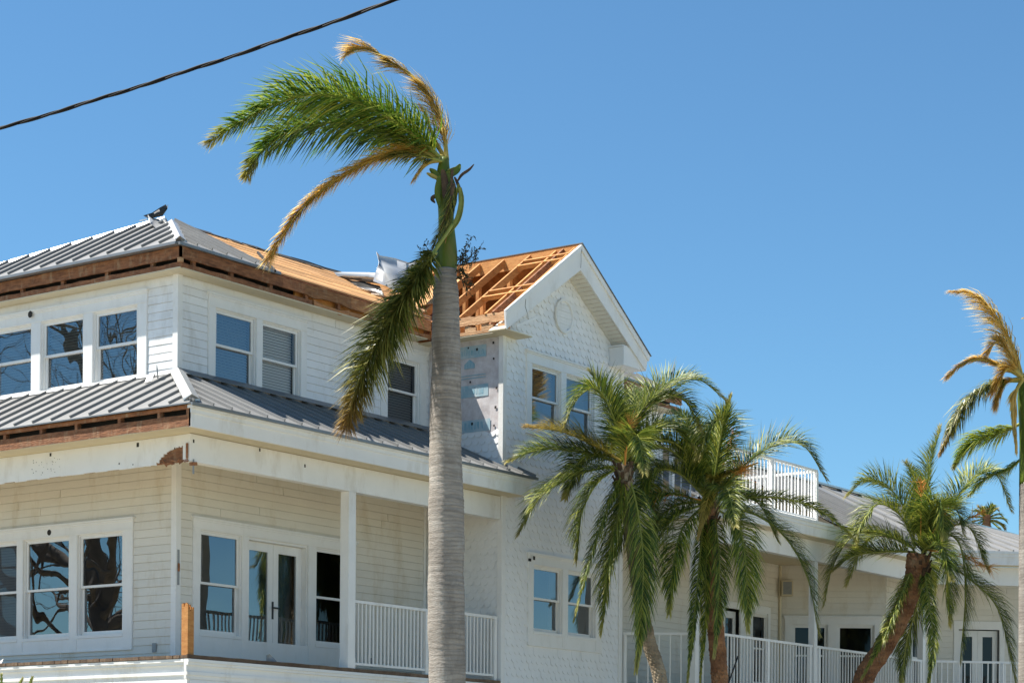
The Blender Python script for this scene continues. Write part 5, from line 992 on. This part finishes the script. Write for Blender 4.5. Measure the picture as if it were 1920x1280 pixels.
frond(T2, px([(1916, 714), (1862, 718), (1815, 752), (1785, 800), (1762, 850)], D2, arc(0, -.5, 5)), n=420, length=0.66, fwd=0.7, rise=-0.1, droop=0.8, plume=0.4, **{**hang, 'leafm': 'leaf_hanging'})
frond(T2, px([(1920, 790), (1885, 808), (1840, 822), (1808, 845), (1790, 874)], D2, arc(0, .5, 5)), n=380, length=0.66, fwd=0.65, rise=0.15, droop=0.5, plume=0.5, **{**hang, 'leafm': 'leaf_royal', 'ybias': 0.35})
frond(T2, px([(1918, 710), (1905, 735), (1902, 780), (1905, 832)], D2 - .3), n=380, length=0.45, fwd=1.2, rise=0, droop=0.3, spread=0.5, plume=0.35, prof=tight, **dry)
frond(T2, px([(1916, 708), (1890, 715), (1875, 735), (1868, 756)], D2 - .2), n=260, length=0.45, fwd=1.1, rise=0, droop=0.3, spread=0.6, plume=0.4, prof=tight, **dry)
frond(T2, px([(1918, 712), (1890, 660), (1872, 640), (1850, 660)], D2 - .4), n=260, length=0.5, fwd=1.0, rise=0, droop=0.4, spread=0.6, plume=0.4, prof=tight, **dry)
frond(T2, px([(1918, 706), (1896, 690), (1880, 700), (1862, 730)], D2 - .5), n=260, length=0.5, fwd=1.0, rise=0, droop=0.4, spread=0.6, plume=0.4, prof=tight, **dry)
frond(T2, px([(1925, 850), (1890, 880), (1850, 895), (1815, 930)], D2 + .4), n=200, length=0.5, fwd=.7, rise=0.1, droop=0.5, plume=0.4, **{**hang, 'leafm': 'leaf_royal', 'ybias': 0.35})
frond(T2, px([(1920, 706), (1945, 640), (1950, 590), (1918, 596)], D2 - .2), n=90, length=0.35, fwd=1.1, rise=0, droop=0.4, spread=0.5, plume=0.3, **dry)
frond(T2, px([(1922, 708), (1970, 660), (2040, 640), (2110, 690)], D2, arc(0, .4, 4)), n=110, length=0.5, fwd=.7, rise=0.1, droop=0.5, plume=0.4, **{**hang, 'leafm': 'leaf_royal'})
# ---- palm far behind the wing roof, and a low palm at the left foot of the porch
D3 = 75.0; b3 = P(1852, 1290, D3); b3.z = 0
T3 = empty('fan_palm', b3, 'small distant palm top showing over the right wing roof', 'palm tree')
MB().tube([b3, P(1850, 1100, D3), P(1850, 965, D3)], [0.25, 0.2, 0.14], 10).build('trunk', 'date_trunk', T3)
for k in range(16):
    a = k * 0.42 - 0.4; c = P(1850, 972, D3); o = R0 * math.cos(a) + U0 * math.sin(a) * 0.9 + FW * random.uniform(-.5, .5)
    frond(T3, [c, c + o * 0.3, c + o * 0.55 + U0 * -0.05, c + o * 0.7 + U0 * -0.2], n=30, length=0.35, width=0.035, fwd=0.9, droop=0.5, leafm='leaf_date_yellow' if k % 3 == 0 else 'leaf_date')
b4 = P(25, 1500, 31.0); b4.z = 0
T4 = empty('young_palm', b4, 'tips of a young green palm at the lower left corner', 'palm')
for l in ([(25, 1400), (15, 1330), (4, 1290), (2, 1262)], [(25, 1400), (30, 1330), (35, 1290), (42, 1270)], [(25, 1400), (45, 1340), (52, 1300), (60, 1268)], [(25, 1400), (55, 1340), (70, 1310), (80, 1285)], [(25, 1400), (5, 1350), (-20, 1310), (-40, 1300)]):
    frond(T4, px(l, 31.0), n=60, length=0.22, width=0.014, leafm='leaf_royal')
MB().tube([b4, P(25, 1400, 31.0)], [0.08, 0.05], 10).build('stem', 'crownshaft', T4)

# ---- bare storm stripped oak left of the picture: the left hand windows mirror it
TO = empty('oak_tree', (-13.0, 15.6, 0), 'leafless storm broken oak mirrored in the left windows', 'tree')
mb = MB()
def limb(p, d, L, r, lev):
    d = d.normalized(); n = 7; pts = [p]; q = p.copy(); dd = d.copy()
    for i in range(n):
        dd = (dd + Vector((random.gauss(0, .17), random.gauss(0, .17), random.gauss(0, .13) + (0.03 if lev else 0)))).normalized(); q = q + dd * L / n; pts.append(q.copy())
    mb.tube(pts, [r * (1 - 0.62 * i / n) for i in range(n + 1)], 9 if lev < 2 else 5, cap=False)
    if lev >= 4 or r < 0.006: return
    for k in range((5, 5, 5, 4)[lev]):
        i = random.randint(2, n); t = (pts[i] - pts[i - 1]).normalized(); o = Vector((random.gauss(0, 1), random.gauss(0, 1), random.gauss(0.15, .8))); o = (o - t * o.dot(t)).normalized()
        limb(pts[i], t * random.uniform(.5, .9) + o * random.uniform(.6, 1.0), L * random.uniform(.5, .72), r * (1 - .62 * i / n) * random.uniform(.45, .72), lev + 1)
ob = Vector((-13.0, 15.6, 0)); mb.tube([ob, ob + Vector((.05, 0, 2)), ob + Vector((.1, -.05, 4)), ob + Vector((0, .05, 5.6)), ob + Vector((.05, 0, 6.6))], [0.5, 0.36, 0.30, 0.30, 0.24], 16)
for k in range(11):
    a = k * 0.8 + 0.2; limb(ob + Vector((0, 0, 4.6 + 0.24 * k)), Vector((math.cos(a), math.sin(a), random.uniform(0.15, 0.8))), random.uniform(4.6, 7.0), random.uniform(0.09, 0.17), 1)
limb(ob + Vector((0, 0, 6.4)), Vector((.1, .1, 1)), 7, 0.26, 0)
mb.build('trunk', 'bark', TO, smooth=True)

# ---- overhead service cable: three strands twisted round one another
PC = 17.0; a = P(-260, 312, PC + 1.5); b = P(1000, -95, PC - 1.5); mb = MB(); N = 1000
lay = [[] for _ in range(3)]
for i in range(N + 1):
    t = -1.1 + 3.3 * i / N; c = a + (b - a) * t - Vector((0, 0, 0.16 * 4 * t * (1 - t) * 0.5)); 
    for k in range(3):
        an = t * 45 + k * 2.094; lay[k].append(c + U0 * 0.009 * math.cos(an) + FW * 0.009 * math.sin(an))
for k in range(3): mb.tube(lay[k], (0.0095, 0.0095, 0.005)[k], 6)
cb = mb.build('power_cable', 'cable', None, smooth=True, label='black twisted overhead cable crossing the upper left sky', cat='cable')

# ---- black pole leaning on the wing railing
pa, pb = P(1364, 1285, 41.6), P(1384, 1229, 41.9)
tag(MB().tube([Vector((pa.x - .1, pa.y, zdeck)), pa, pa.lerp(pb, .7), pb], 0.016, 8).build('pole', 'black_metal'), 'black bent pole leaning against the white porch railing', 'pole')

# ---- storm scraps on the deck edge
for (u, zz, sz), lab in (((2.55, zdeck + .01, .10), 'small white scrap lying on the deck edge below the left windows'),):
    p = WL.pt(u, 1.40, zz); tag(sheet('scrap', [[p, p + Vector((0, sz, .01)), p + Vector((0, sz * 2, 0))], [p + Vector((.05, .01, sz * .8)), p + Vector((.05, sz, sz * .3)), p + Vector((.06, sz * 2, sz * .35))]], 'paint'), lab, 'scrap')
p = Vector((0.35, PY + 0.06, zdeck + .005)); tag(sheet('scrap', [[p, p + Vector((.12, 0, 0)), p + Vector((.25, 0, 0))], [p + Vector((.04, .04, .10)), p + Vector((.13, .05, .12)), p + Vector((.22, .04, .06))]], 'grey_plastic'), 'small grey scrap on the deck edge beside the splintered post', 'scrap')
p = Vector((3.85, PY - 0.062, 3.55)); tag(MB().beam(p, p + Vector((.22, -.02, .03)), .03, .02).build('twig', 'black_metal'), 'dark twig stuck on the white skirt board below the door', 'twig')
